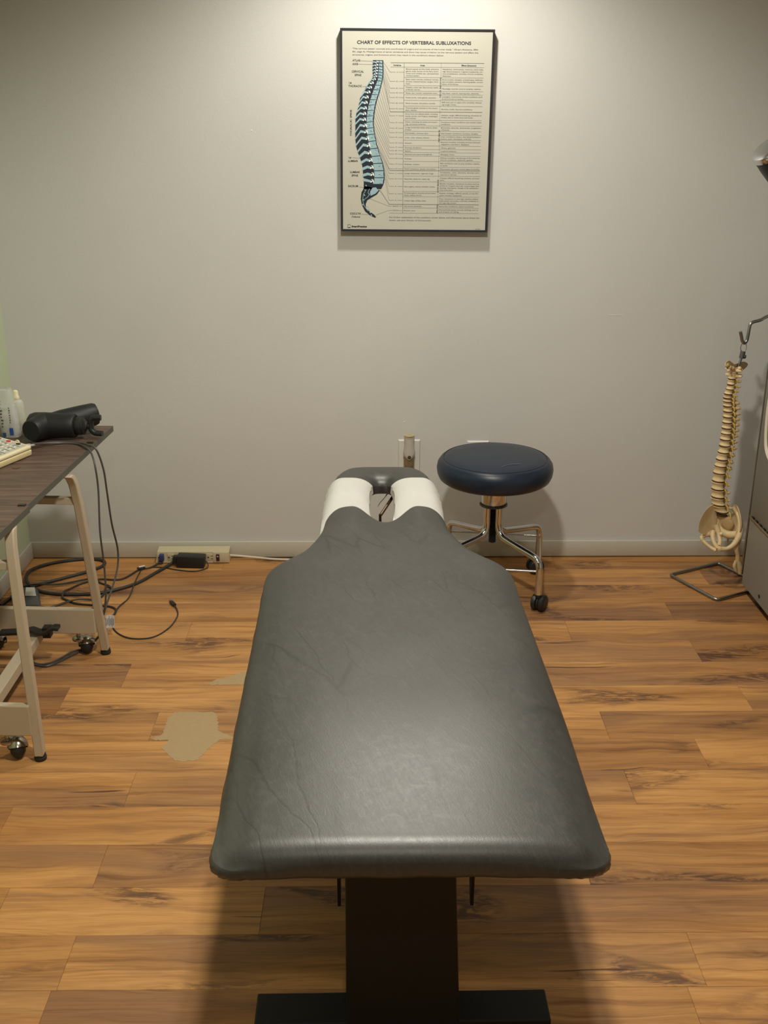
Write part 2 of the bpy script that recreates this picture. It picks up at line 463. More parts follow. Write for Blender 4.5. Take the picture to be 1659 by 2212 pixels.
while True:
    ytop = min(3.4755 - PITCH * k, WALL_Y); ybot = max(3.4755 - PITCH * (k + 1), REAR_Y)
    if ytop <= REAR_Y + 0.01: break
    js = JOINTS.get(k) or [LEFT_X + 0.25 + random.random() * 0.9]
    if k not in JOINTS: js = js + [js[0] + 1.295]
    xs = [LEFT_X] + [j for j in js if LEFT_X < j < RIGHT_X] + [RIGHT_X]
    while xs[-1] - xs[-2] > 1.35: xs.insert(-1, xs[-2] + 1.295)
    for a, b in zip(xs, xs[1:]):
        if ytop - ybot > 0.004: plank(a, b, ybot, ytop)
    k += 1

# bare spots where the printed layer has torn off the laminate
CORE = mat('bare_fibreboard_core', srgb(176, 150, 112), 0.85, var=0.08, scale=90, bump=0.3, bscale=400)
def torn(poly, seed):
    rnd = random.Random(seed); out = []
    n = len(poly)
    for i in range(n):
        a = Vector(poly[i]); b = Vector(poly[(i + 1) % n])
        m = max(2, int((b - a).length / 0.006))
        for q in range(m):
            p = a.lerp(b, q / m); out.append((p.x + rnd.uniform(-1, 1) * 0.0028, p.y + rnd.uniform(-1, 1) * 0.0028, 0.0001))
    MB().prism(out, (0, 0, 0.0005)).build('bare_patch', CORE, floor, smooth=0)
torn([(-0.606, 2.6), (-0.640, 2.575), (-0.582, 2.570), (-0.598, 2.53), (-0.575, 2.50), (-0.547, 2.47), (-0.520, 2.465), (-0.484, 2.474), (-0.47, 2.52), (-0.452, 2.555), (-0.44, 2.574), (-0.40, 2.576), (-0.412, 2.592), (-0.452, 2.62), (-0.458, 2.66), (-0.466, 2.70), (-0.482, 2.722), (-0.592, 2.722), (-0.607, 2.69)], 3)
torn([(-0.533, 2.882), (-0.49, 2.925), (-0.452, 2.935), (-0.43, 2.962), (-0.37, 2.972), (-0.36, 2.882)], 5)

# marks on the back wall
MB().box((0.884, WALL_Y - 0.0004, 0.961), (0.05, 0.0005, 0.0022)).build('scuff_mark', mat('pale_scuff', (0.74, 0.72, 0.70), 0.8), wall_back, smooth=0)
for x, z in ((0.107, 0.554), (-0.43, 1.602)):
    MB().lathe([(0.0028, 0), (0.0015, 0.0012)], (x, WALL_Y, z), (0, -1, 0), 10).build('nail_hole', mat('wall_filler', (0.75, 0.73, 0.7), 0.8), wall_back)

# recessed ceiling downlights
for i, (x, y, w, cone, bl, rad) in enumerate(DOWNLIGHTS):
    t = thing('recessed_downlight', (x, y, CEIL_Z), ['white recessed ceiling downlight nearest the wall chart', 'white recessed ceiling downlight above the treatment table', 'white recessed ceiling downlight furthest from the wall chart'][i], 'light', 'ceiling downlights')
    MB().lathe([(0.062, 0), (0.085, 0), (0.088, -0.004), (0.084, -0.007), (0.062, -0.003)], (x, y, CEIL_Z - 0.0002), (0, 0, 1), 32, cap=False).build('trim_ring', TRIM, t)
    MB().lathe([(0.06, 0), (0.058, -0.004), (0.0005, -0.006)], (x, y, CEIL_Z - 0.0004), (0, 0, 1), 32).build('bulb_lens', mat('lit_lens', (0.9, 0.9, 0.85), 0.4, emit=(*LAMP_COL, 1), estr=6.0), t)

# ------------------------------------------------------------------ treatment table
def sm(tab, x):
    """smooth interpolation through a table"""
    if x <= tab[0][0]: return tab[0][1]
    if x >= tab[-1][0]: return tab[-1][1]
    for i in range(len(tab) - 1):
        (a, fa), (b, fb) = tab[i], tab[i + 1]
        if x <= b:
            t = (x - a) / (b - a)
            pa = tab[i - 1] if i > 0 else (2 * a - b, 2 * fa - fb)
            pb = tab[i + 2] if i + 2 < len(tab) else (2 * b - a, 2 * fb - fa)
            ma = (fb - pa[1]) / (b - pa[0]) * (b - a); mb = (pb[1] - fa) / (pb[0] - a) * (b - a)
            t2, t3 = t * t, t * t * t
            return fa * (2 * t3 - 3 * t2 + 1) + ma * (t3 - 2 * t2 + t) + fb * (-2 * t3 + 3 * t2) + mb * (t3 - t2)

HW = [(1.36, 0.316), (2.30, 0.311), (2.42, 0.311), (2.452, 0.305), (2.478, 0.286), (2.54, 0.242), (2.62, 0.206), (2.69, 0.182), (2.75, 0.172), (2.83, 0.168)]
Y0 = 1.350
def body_xc(y): return 0.0315 + (2.45 - y) * 0.0205
def body_hw(y):
    w = sm(HW, y); d = y - Y0; rc = 0.045
    if d < rc: w -= rc - math.sqrt(max(0, rc * rc - (rc - d) ** 2))
    return w
def body_end(s):
    # throat notch between two rounded lobes
    a = abs(s)
    e = 2.738 + 0.074 * (1 - math.cos(min(1, a / 0.55) * math.pi)) / 2
    if a > 0.70: e -= 0.030 * ((a - 0.70) / 0.30) ** 2.2
    return e
def edge_drop(d, r, h):
    if d >= r: return 0.0
    q = 1 - d / r
    return h * (1 - math.sqrt(max(0, 1 - q * q)))
def body_z(y, s, dfar):
    hw = body_hw(y)
    ds = (1 - abs(s)) * hw; df = y - Y0
    z = 0.606 - 0.004 * s * s - 0.018 * s ** 4
    drop = edge_drop(ds, 0.070, 0.038); dropf = edge_drop(df, 0.040, 0.030); dropb = edge_drop(dfar, 0.030, 0.030)
    near_end = max(0.0, min(1.0, (y - 2.55) / 0.22)); near_end = near_end * near_end * (3 - 2 * near_end)
    z += near_end * (0.016 * (1 - math.exp(-(s / 0.40) ** 4)) - 0.010 * math.exp(-(s / 0.24) ** 2))
    z -= (drop ** 3 + dropf ** 3 + dropb ** 3) ** (1 / 3)
    tt = max(0.0, 1.80 - y)
    z -= 0.22 * min(tt, 0.25) ** 2 + 0.11 * max(0.0, tt - 0.25)
    # slight slump worn into the seat of the cushion
    z -= 0.004 * math.exp(-((y - 1.75) / 0.25) ** 2 - (s / 0.5) ** 2)
    return z if z > 0.545 else 0.545 - 0.012 * (1 - math.exp(-(0.545 - z) / 0.012))
def uspace(n, power=1.9):
    out = []
    for i in range(n + 1):
        t = 2 * i / n - 1
        out.append((1 if t >= 0 else -1) * (1 - (1 - abs(t)) ** power))
    return out

table = thing('treatment_table', (0.0465, 1.56, 0.0), 'charcoal vinyl treatment table with a black steel pedestal', 'treatment table')
NS, NT = 64, 110
S = uspace(NS, 1.8); TT = [(q + 1) / 2 for q in uspace(NT, 1.7)]
mb = MB(); gridv = []
for t in TT:
    for s in S:
        ye = body_end(s); y = Y0 + t * (ye - Y0)
        x = body_xc(y) + s * body_hw(y)
        gridv.append((x, y, body_z(y, s, ye - y)))
nc = NS + 1
faces = [(i * nc + j, i * nc + j + 1, (i + 1) * nc + j + 1, (i + 1) * nc + j) for i in range(NT) for j in range(NS)]
loop = [j for j in range(nc)] + [i * nc + NS for i in range(1, NT + 1)] + [NT * nc + j for j in range(NS - 1, -1, -1)] + [i * nc for i in range(NT - 1, 0, -1)]
verts = [Vector(p) for p in gridv]
prev = loop; nl = len(loop)
def outward(i):
    a = verts[loop[i - 1]]; b = verts[loop[(i + 1) % nl]]
    d = b - a; return Vector((d.y, -d.x, 0)).normalized()
outs = [outward(i) for i in range(nl)]
arc = [0.0]
for i in range(1, nl): arc.append(arc[-1] + (verts[loop[i]] - verts[loop[i - 1]]).length)
cornL = Vector((body_xc(1.4) - 0.30, 1.39)); cornR = Vector((body_xc(1.4) + 0.30, 1.39))
for lev, (zt, bulge) in enumerate(((0.30, 0.003), (0.60, 0.001), (0.85, -0.006), (1.0, -0.016))):
    cur = []
    for i in range(nl):
        p = verts[loop[i]]
        q2 = Vector((p.x, p.y))
        near = max(math.exp(-((q2 - cornL).length / 0.055) ** 2), math.exp(-((q2 - cornR).length / 0.055) ** 2))
        pleat = near * 0.0050 * math.sin(arc[i] * 330 + 0.6) * (0.3 + 0.25 * lev)
        soft = 0.0016 * math.sin(p.x * 21 + 1.0) * math.sin(p.x * 47 + p.y * 33)
        front = max(0.0, -outs[i].y)
        r = p + outs[i] * (bulge - front * 0.006 * lev + near * 0.006 * (lev / 3) + pleat + soft)
        cur.append(len(verts)); verts.append(Vector((r.x, r.y, p.z + (0.500 - p.z) * zt + (soft * 1.2 if lev == 3 else 0))))
    faces += [(prev[i], prev[(i + 1) % nl], cur[(i + 1) % nl], cur[i]) for i in range(nl)]
    prev = cur
faces.append(tuple(reversed(prev)))
MB().add(verts, faces).build('body_cushion', VINYL, table, smooth=60)

# board under the cushion
poly = []
for y in [1.40 + 0.05 * q for q in range(28)]: poly.append((body_xc(y) + body_hw(y) - 0.012, y, 0.482))
poly2 = [(2 * body_xc(p[1]) - p[0], p[1], 0.482) for p in reversed(poly)]
tb = MB().prism(poly + poly2, (0, 0, 0.0175)).build('base_board', BLACKM, table, smooth=0)
for x in (-0.045, 0.13):
    MB().box((x, 2.16, 0.457), (0.03, 1.11, 0.05)).build('under_rail', BLACKM, table, smooth=0, bevel=0.003)
# pedestal column: slightly flared towards the floor
MB().add([(-0.058, 1.512, 0.012), (0.1535, 1.512, 0.012), (0.1535, 1.60, 0.012), (-0.058, 1.60, 0.012), (-0.056, 1.512, 0.4815), (0.1345, 1.512, 0.4815), (0.1345, 1.60, 0.4815), (-0.056, 1.60, 0.4815)],
         [(3, 2, 1, 0), (4, 5, 6, 7), (0, 1, 5, 4), (1, 2, 6, 5), (2, 3, 7, 6), (3, 0, 4, 7)]).build('pedestal_column', BLACKM, table, smooth=0, bevel=0.004)
MB().box((0.0465, 1.553, 0.030), (0.551, 0.076, 0.060), Matrix.Rotation(0.012, 3, 'Z')).build('foot_bar', BLACKM, table, smooth=0, bevel=0.003)
MB().box((0.035, 2.62, 0.030), (0.46, 0.076, 0.060)).build('foot_bar', BLACKM, table, smooth=0, bevel=0.003)
MB().box((0.035, 2.62, 0.27), (0.16, 0.07, 0.424)).build('rear_column', BLACKM, table, smooth=0, bevel=0.004)
MB().box((0.04, 2.09, 0.022), (0.06, 0.99, 0.04)).build('floor_beam', BLACKM, table, smooth=0, bevel=0.003)
for x in (-0.0715, 0.178):
    MB().prism([(x - 0.003, 1.60, 0.482), (x - 0.003, 1.74, 0.482), (x - 0.003, 1.63, 0.240), (x - 0.003, 1.615, 0.240)], (0.006, 0, 0)).build('gusset_bracket', BLACKM, table, smooth=0)

# face-rest cushion: a padded horseshoe with a face opening
HXC = 0.019
HY0, HY1 = 2.66, 3.192
HOLE_C = 2.885
def head_outer(th):
    """outline point at angle th around the opening"""
    c, s = math.cos(th), math.sin(th)
    ex = 4.2 if s > 0 else 6.0
    by = HY1 - HOLE_C if s > 0 else HOLE_C - HY0
    k = (abs(c) ** ex + abs(s) ** ex) ** (-1 / ex)
    y = HOLE_C + by * s * k
    x = 0.171 * c * k * (1.0 - 0.05 * (y - HOLE_C) / 0.3)
    return Vector((HXC + x, y))
def head_inner(th):
    c, s = math.cos(th), math.sin(th)
    ex = 3.4 if s > 0 else 2.2
    k = (abs(c) ** ex + abs(s) ** ex) ** (-1 / ex)
    y = HOLE_C + (0.172 if s > 0 else 0.178) * s * k
    return Vector((HXC - 0.002 + 0.038 * c * k, y))
OUTP = [head_outer(2 * math.pi * i / 160) for i in range(160)]
INP = [head_inner(2 * math.pi * i / 120) for i in range(120)]
def head_h(p):
    """padded height: rolls off towards the outside and into the face opening"""
    do = min((p - q).length for q in OUTP); di = min((p - q).length for q in INP)
    ro, ri = 0.052, 0.062
    fo = max(0.0, 1 - do / ro); fi = max(0.0, 1 - di / ri)
    ho = math.sqrt(max(0.0, 1 - fo ** 2.4)); hi = math.sqrt(max(0.0, 1 - fi ** 2.2))
    nr_ = max(0.0, min(1.0, (p.y - 2.76) / 0.15)); nr_ = nr_ * nr_ * (3 - 2 * nr_)
    return 0.545 + 0.073 * ho * (0.48 + 0.52 * hi) * (0.35 + 0.65 * nr_)
NA = 112
us = [0.5 - 0.5 * math.cos(math.pi * i / 26) for i in range(27)]
rows = []
for a in range(NA):
    th = 2 * math.pi * a / NA
    o2 = head_outer(th); i2 = head_inner(th)
    ring = []
    for u in us:
        p = o2.lerp(i2, u); ring.append((p.x, p.y, head_h(p) if u > 0 else 0.545))
    ring.append((i2.x + (o2.x - i2.x) * 0.03, i2.y + (o2.y - i2.y) * 0.03, 0.560))
    ring.append((o2.x - (o2.x - i2.x) * 0.03, o2.y - (o2.y - i2.y) * 0.03, 0.522))
    rows.append(ring)
nr = len(rows[0]); vs = [p for r in rows for p in r]
fs = [(a * nr + i, a * nr + (i + 1) % nr, ((a + 1) % NA) * nr + (i + 1) % nr, ((a + 1) % NA) * nr + i) for a in range(NA) for i in range(nr)]
head = MB().add(vs, fs).build('headrest_cushion', VINYL, table, smooth=60)
MB().prism([(HXC - 0.15, 2.74, 0.497), (HXC + 0.15, 2.74, 0.497), (HXC + 0.15, 2.80, 0.497), (HXC - 0.15, 2.80, 0.497)], (0, 0, 0.015)).build('headrest_plate', BLACKM, table, smooth=0)
for sx in (-0.075, 0.09):
    MB().cyl((HXC + sx, 2.60, 0.470), (HXC + sx, 2.90, 0.5045), 0.008, 12).build('headrest_rod', STEEL, table)
MB().tube(catmull([(0.066, 3.110, 0.556), (0.048, 3.075, 0.540), (0.014, 3.015, 0.508)], 6), 0.0048, 10).build('tilt_rod', mat('dull_brass_rod', srgb(120, 100, 76), 0.4, 0.8), table)
MB().cyl((0.0115, 2.905, 0.500), (0.0115, 2.90, 0.553), 0.0040, 10).build('tilt_lever', BLACKP, table)
MB().tube(catmull([(0.038, 3.075, 0.560), (0.024, 3.062, 0.545), (0.012, 3.055, 0.533), (0.005, 3.05, 0.522)], 5), [0.0018, 0.0007], 6).build('loose_thread', BLACKP, table)

# tissue strip over the face rest
def cross_x(pts, y, side):
    """x where an outline meets the line y on the given side"""
    best = None
    for p, q in zip(pts, pts[1:] + pts[:1]):
        if (p.y - y) * (q.y - y) <= 0 and p.y != q.y:
            x = p.x + (q.x - p.x) * (y - p.y) / (q.y - p.y)
            if (x - HXC) * side > 0 and (best is None or abs(x - HXC) > abs(best - HXC)): best = x
    return best if best is not None else HXC + 0.004 * side
def paper_rows(side):
    rows = []
    for a in range(31):
        y = 2.715 + (3.030 - 2.715) * a / 30
        xo = cross_x(OUTP, y, side); xi = cross_x(INP, y, side)
        row = [(xo + side * 0.005, y, 0.526), (xo + side * 0.005, y, 0.548)]
        for q in range(31):
            u = 0.5 - 0.5 * math.cos(math.pi * (0.02 + 0.96 * q / 30)); x = xo + (xi - xo) * u
            e = 0.0015
            h0 = head_h(Vector((x, y))); gx = (head_h(Vector((x + e, y))) - head_h(Vector((x - e, y)))) / (2 * e)
            nl_ = math.sqrt(1 + gx * gx); off = 0.0042
            row.append((x - gx / nl_ * off, y, h0 + off / nl_))
        row += [(xi - side * 0.004, y, 0.572)]
        rows.append(row)
    return rows
paper = thing('face_rest_tissue', (HXC, 2.9, 0.54), 'white tissue paper strip laid over the face rest of the treatment table', 'paper')
for sd in (-1, 1):
    rr = paper_rows(sd)
    MB().grid(rr).build('tissue_side', TISSUE, paper, smooth=70)

# ------------------------------------------------------------------ rolling stool
SX, SY = 0.424, 3.60
stool = thing('rolling_stool', (SX, SY, 0.0), 'round navy vinyl rolling stool with chrome legs beside the table', 'stool')
prof = [(0.002, 0.522), (0.10, 0.521), (0.155, 0.517), (0.178, 0.512), (0.1835, 0.5085), (0.1865, 0.5095), (0.195, 0.503), (0.204, 0.490), (0.2075, 0.472), (0.205, 0.452), (0.198, 0.436), (0.185, 0.427), (0.150, 0.421), (0.06, 0.417), (0.002, 0.417)]
seat = MB().lathe(prof, (SX, SY, 0), (0, 0, 1), 72).build('seat', NAVY, stool, smooth=75)
MB().tube([(SX + 0.184 * math.cos(2 * math.pi * i / 64), SY + 0.184 * math.sin(2 * math.pi * i / 64), 0.5098) for i in range(64)], 0.0017, 6, closed=True).build('piping', mat('navy_piping', (0.015, 0.019, 0.034), 0.4), seat)
MB().tube(catmull([(SX + 0.005, SY - 0.142, 0.5185), (SX + 0.035, SY - 0.120, 0.5202), (SX + 0.075, SY - 0.113, 0.5195)], 5), 0.0011, 6).build('crease', mat('pale_vinyl_crease', (0.16, 0.18, 0.22), 0.4), seat)
MB().lathe([(0.043, 0.328), (0.046, 0.332), (0.046, 0.4165)], (SX, SY, 0), (0, 0, 1), 36).build('hub', CHROME, stool)
MB().tube([(SX + 0.0480 * math.cos(2 * math.pi * i / 40), SY + 0.0480 * math.sin(2 * math.pi * i / 40), 0.333) for i in range(40)], 0.0035, 8, closed=True).build('hub_ring', mat('dark_steel_ring', (0.1, 0.09, 0.08), 0.3, 0.8), stool)
# threaded screw
pr = []
for i in range(34):
    z = 0.186 + i * 0.005
    pr += [(0.0105, z), (0.0135, z + 0.002), (0.0135, z + 0.0032), (0.0105, z + 0.005)]
MB().lathe(pr, (SX, SY, 0), (0, 0, 1), 18).build('screw_post', mat('black_threaded_steel', (0.03, 0.03, 0.03), 0.4, 0.5), stool, smooth=25)
LEGA = [-0.93, 0.64, 2.21, -2.50]
tips = []
def sp(r, a, z): return (SX + r * math.cos(a), SY + r * math.sin(a), z)
for a in LEGA:
    path = [sp(0.030, a, 0.330), sp(0.030, a, 0.30), sp(0.030, a, 0.262), sp(0.036, a, 0.238), sp(0.054, a, 0.221), sp(0.085, a, 0.214), sp(0.15, a, 0.205), sp(0.205, a, 0.198), sp(0.230, a, 0.190), sp(0.2425, a, 0.172), sp(0.246, a, 0.145), sp(0.246, a, 0.10), sp(0.246, a, 0.0655)]
    leg = MB().tube(catmull(path, 5), 0.0125, 14).build('leg', CHROME, stool)
    tips.append(sp(0.246, a, 0.152))
    # twin-wheel caster
    ca = a + {0: 0.35, 1: 1.2, 2: -0.4, 3: 0.8}[LEGA.index(a)]
    ax = Vector((math.cos(ca), math.sin(ca), 0)); fw = Vector((-ax.y, ax.x, 0))
    cc = Vector(sp(0.246, a, 0.0)) + fw * 0.012
    cas = MB().lathe([(0.008, 0.0), (0.010, 0.008), (0.010, 0.014)], tuple(Vector(sp(0.246, a, 0.052))), (0, 0, 1), 14)
    cas.lathe([(0.022, -0.0045), (0.026, -0.003), (0.026, 0.003), (0.022, 0.0045)], tuple(cc + Vector((0, 0, 0.030))), tuple(ax), 20)
    co = cas.build('caster', BLACKP, stool)
    for sg in (-1, 1):
        MB().lathe([(0.012, 0.0), (0.028, 0.001), (0.0295, 0.004), (0.0295, 0.014), (0.026, 0.0175), (0.016, 0.0185), (0.002, 0.017)], tuple(cc + Vector((0, 0, 0.0297)) + ax * sg * 0.0055), tuple(ax * sg), 28).build('wheel', BLACKP, co)
for i in range(4):
    a, b = Vector(tips[i]), Vector(tips[(i + 1) % 4])
    MB().cyl(a, b, 0.0042, 10).build('brace_rod', CHROME, stool)

# ------------------------------------------------------------------ framed wall chart
PCX, PCZ, PY = 0.140, 1.5932, 3.875
PW, PH = 0.519, 0.659
RHO = 0.0088; SC = 0.9923e-3
def pw(u, v, d=0.0):
    """chart millimetres -> world, d = distance in front of the paper"""
    u *= SC; v *= SC
    return Vector((PCX + u * math.cos(RHO) + v * math.sin(RHO), PY + 0.003 - d, PCZ - u * math.sin(RHO) + v * math.cos(RHO)))
chart = thing('framed_wall_chart', (PCX, PY + 0.03, PCZ - PH / 2), 'framed spine chart with small print hanging on the grey wall', 'chart')
RM = Matrix.Rotation(RHO, 3, 'Y')
fw_ = 7.2
hw_, hh_ = 261.5, 332.0
def fbox(u0, u1, v0, v1, y0, y1, name, m, parent=chart, bevel=None):
    P = [pw(u, v) for u, v in ((u0, v0), (u1, v0), (u1, v1), (u0, v1))]
    return MB().add([Vector((p.x, y0, p.z)) for p in P] + [Vector((p.x, y1, p.z)) for p in P], [(0, 1, 2, 3), (7, 6, 5, 4), (0, 4, 5, 1), (1, 5, 6, 2), (2, 6, 7, 3), (3, 7, 4, 0)]).build(name, m, parent, smooth=0, bevel=bevel)
YB = WALL_Y - 0.001
fbox(-hw_, hw_, hh_ - fw_, hh_, PY, YB, 'frame_rail', FRAMEM, bevel=0.001)
fbox(-hw_, hw_, -hh_, -hh_ + fw_, PY, YB, 'frame_rail', FRAMEM, bevel=0.001)
fbox(-hw_, -hw_ + fw_, -hh_ + fw_, hh_ - fw_, PY, YB, 'frame_rail', FRAMEM, bevel=0.001)
fbox(hw_ - fw_, hw_, -hh_ + fw_, hh_ - fw_, PY, YB, 'frame_rail', FRAMEM, bevel=0.001)
sheet = fbox(-hw_ + fw_, hw_ - fw_, -hh_ + fw_, hh_ - fw_, PY + 0.003, PY + 0.012, 'chart_sheet', PAPERM)

# printed lettering: text curves turned into flat mesh
TEXTS = []
def text(s, u, v, cap, align='LEFT', width=None, rot=0.0, bold=0.0, lines=None, lead=1.0, key='small'):
    TEXTS.append((s, u, v, cap, align, width, rot, bold, key))
def flush_texts():
    objs = []
    for (s, u, v, cap, align, width, rot, bold, key) in TEXTS:
        c = bpy.data.curves.new('t', 'FONT'); c.body = s; c.size = cap / 0.70; c.align_x = align; c.resolution_u = 2 if cap < 6 else 4
        c.offset = bold
        o = bpy.data.objects.new('t', c); COL.objects.link(o); objs.append(o)
    bpy.context.view_layer.update()
    dg = bpy.context.evaluated_depsgraph_get()
    out = {}
    for o, (s, u, v, cap, align, width, rot, bold, key) in zip(objs, TEXTS):
        me = bpy.data.meshes.new_from_object(o.evaluated_get(dg))
        vs = [p.co.copy() for p in me.vertices]; fs = [tuple(p.vertices) for p in me.polygons]
        if vs:
            if width:
                x0 = min(p.x for p in vs); x1 = max(p.x for p in vs); k = width / max(1e-6, x1 - x0)
                off = 0 if align == 'LEFT' else (x0 + x1) / 2
                vs = [Vector(((p.x - off) * k + (off if align != 'LEFT' else 0), p.y, 0)) for p in vs]
            cr, sr = math.cos(rot), math.sin(rot)
            vs = [pw(u + p.x * cr - p.y * sr, v + p.x * sr + p.y * cr, 0.0006) for p in vs]
            out.setdefault(key, MB()).add(vs, fs)
        bpy.data.meshes.remove(me)
    for o in objs:
        c = o.data; bpy.data.objects.remove(o); bpy.data.curves.remove(c)
    return out

text('CHART OF EFFECTS OF VERTEBRAL SUBLUXATIONS', -204.5, 283.5, 10.2, width=386, bold=0.35, key='title')
text('"The nervous system controls and coordinates all organs and structures of the human body." (Gray\'s Anatomy, 29th', -220, 266.5, 4.3, width=426)
text('Ed., page 4). Misalignments of spinal vertebrae and discs may cause irritation to the nervous system and affect the', -220, 257.0, 4.3, width=426)
text('structures, organs, and functions which may result in the conditions shown below.', -220, 247.4, 4.3, width=310)
for s, u, v, al in (('ATLAS', -220, 228.5, 'LEFT'), ('AXIS', -220, 217.2, 'LEFT'), ('CERVICAL', -202, 193.5, 'CENTER'), ('SPINE', -201, 182.5, 'CENTER'), ('1st', -233.8, 158, 'LEFT'), ('THORACIC', -233.8, 147.5, 'LEFT'),
                    ('1st', -235.2, -84.8, 'LEFT'), ('LUMBAR', -236.3, -96.4, 'LEFT'), ('LUMBAR', -212, -133.4, 'CENTER'), ('SPINE', -212, -144.8, 'CENTER'), ('SACRUM', -236.1, -180.6, 'LEFT'), ('COCCYX', -210, -274.4, 'CENTER'), ('(Tailbone)', -208.5, -284.6, 'CENTER')):
    text(s, u, v, 6.4 if s != '(Tailbone)' else 5.2, al, bold=0.12, key='labels_%s_%d' % (s, v))
text('THORACIC SPINE', -222.5, 32, 6.2, 'CENTER', width=86, rot=math.pi / 2, bold=0.1, key='labels_x0')
ROWS = [225.3, 211.9, 179.4, 153.5, 135.6, 124.4, 106.7, 88.0, 69.2, 42.4, 24.4, 6.1, -6.0, -22.7, -41.6, -53.1, -63.6, -74.9, -93.2, -112.0, -123.7, -142.2, -161.1, -194.1, -212.1, -238.5, -250.4, -268.3]
BOLD = {0, 8, 20, 25}
LABS = ['1C', '2C', '3C', '4C', '5C', '6C', '7C', '1T', '2T', '3T', '4T', '5T', '6T', '7T', '8T', '9T', '10T', '11T', '12T', '1L', '2L', '3L', '4L', '5L', 'SACRUM', 'COCCYX']
LABY = [196.0, 166.8, 144.9, 130.3, 115.4, 97.4, 79.3, 56.3, 34.3, 16.0, 1.5, -13.8, -32.3, -46.6, -57.8, -69.1, -83.5, -102.2, -117.8, -133.4, -151.6, -177.0, -202.5, -224.5, -244.7, -259.3]
AREAS = [['Blood supply to the head, pituitary', 'gland, scalp, bones of the face, brain,', 'inner and middle ear, sympathetic', 'nervous system.'], ['Eyes, optic nerves, auditory nerves,', 'sinuses, mastoid bones, tongue, fore-', 'head.'], ['Cheeks, outer ear, face bones, teeth,', 'trifacial nerve.'], ['Nose, lips, mouth, eustachian tube.'], ['Vocal cords, neck glands, pharynx.'], ['Neck muscles, shoulders, tonsils.'], ['Thyroid gland, bursae in the shoul-', 'ders, elbows.'],
         ['Arms from the elbows down, including', 'hands, wrists, and fingers, esophagus', 'and trachea.'], ['Heart, including its valves and cover-', 'ing, coronary arteries.'], ['Lungs, bronchial tubes, pleura, chest,', 'breast.'], ['Gall bladder, common duct.'], ['Liver, solar plexus, blood.'], ['Stomach.'], ['Pancreas, duodenum.'], ['Spleen.'], ['Adrenal and supra-renal glands.'], ['Kidneys.'], ['Kidneys, ureters.'], ['Small intestines, lymph circulation.'], ['Large intestines, inguinal rings.'], ['Appendix, abdomen, upper leg.'], ['Sex organs, uterus, bladder, knees.'], ['Prostate gland, muscles of the lower', 'back, sciatic nerve.'], ['Lower legs, ankles, feet.'], ['Hip bones, buttocks.'], ['Rectum, anus.']]
EFF = [['Headaches, nervousness, insomnia, head colds,', 'high blood pressure, migraine headaches, ner-', 'vous breakdowns, amnesia, chronic tiredness,', 'dizziness.'], ['Sinus trouble, allergies, crossed eyes, deafness,', 'eye troubles, earache, fainting spells, certain', 'cases of blindness.'], ['Neuralgia, neuritis, acne or pimples, eczema.'], ['Hay fever, catarrh, hearing loss, adenoids.'], ['Laryngitis, hoarseness, throat conditions such', 'as sore throat or quinsy.'], ['Stiff neck, pain in upper arm, tonsillitis, whoop-', 'ing cough, croup.'], ['Bursitis, colds, thyroid conditions.'],
       ['Asthma, cough, difficult breathing, shortness of', 'breath, pain in lower arms and hands.'], ['Functional heart conditions and certain chest', 'conditions.'], ['Bronchitis, pleurisy, pneumonia, congestion,', 'influenza.'], ['Gall bladder conditions, jaundice, shingles.'], ['Liver conditions, fevers, low blood pressure,', 'anemia, poor circulation, arthritis.'], ['Stomach troubles, including nervous stomach,', 'indigestion, heartburn, dyspepsia.'], ['Ulcers, gastritis.'], ['Lowered resistance.'], ['Allergies, hives.'], ['Kidney troubles, hardening of the arteries,', 'chronic tiredness, nephritis, pyelitis.'], ['Skin conditions such as acne, pimples, eczema,', 'or boils.'], ['Rheumatism, gas pains, certain types of sterility.'], ['Constipation, colitis, dysentery, diarrhea, some', 'ruptures or hernias.'], ['Cramps, difficult breathing, acidosis, varicose', 'veins.'],
       ['Bladder troubles, menstrual troubles such as', 'painful or irregular periods, miscarriages, bed', 'wetting, impotency, change of life symptoms,', 'many knee pains.'], ['Sciatica, lumbago, difficult, painful, or too fre-', 'quent urination, backaches.'], ['Poor circulation in the legs, swollen ankles,', 'weak ankles and arches, cold feet, weakness in', 'the legs, leg cramps.'], ['Sacro-iliac conditions, spinal curvatures.'], ['Hemorrhoids (piles), pruritis (itching), pain at', 'end of spine on sitting.']]
text('Vertebrae', -67.6, 215.5, 4.6, 'CENTER', bold=0.15, key='labels_x1')
text('Areas', 19, 215.8, 4.6, 'CENTER', bold=0.15, key='labels_x2')
text('Effects (Symptoms)', 177, 216.4, 4.6, 'CENTER', bold=0.15, key='labels_x3')
for i in range(26):
    top, bot = ROWS[i + 1], ROWS[i + 2]; mid = (top + bot) / 2
    text(LABS[i], -67.3, LABY[i] - 1.7, 3.6, 'CENTER', key='small')
    for col, u0, full in ((AREAS[i], -37.6, 112.0), (EFF[i], 87.0, 139.0)):
        n = len(col); ld = 7.0
        mx = max(len(q) for q in col)
        for q, s in enumerate(col):
            v = mid + (n - 1) * ld / 2 - q * ld - 1.8
            text(s, u0, v, 3.7, width=full if (n > 1 and q < n - 1) else min(full, full * len(s) / (36 if full < 120 else 47)), key='small')
for s, v, w in (('NECK REGION', 148, 62), ('MID-BACK', -8, 40), ('LOW BACK', -175, 44), ('PELVIS', -253, 27)):
    text(s, 84.2, v, 5.4, 'CENTER', width=w, rot=math.pi / 2, key='labels_' + s)
text('For further explanation of the conditions shown above, and information about those not', -89.7, -285, 4.6, width=321)
text('shown, ask your Doctor of Chiropractic.', -89.7, -295.2, 4.6, width=150)
text('SmartPractice', -223.5, -318.5, 6.0, width=54, bold=0.35, key='logo')
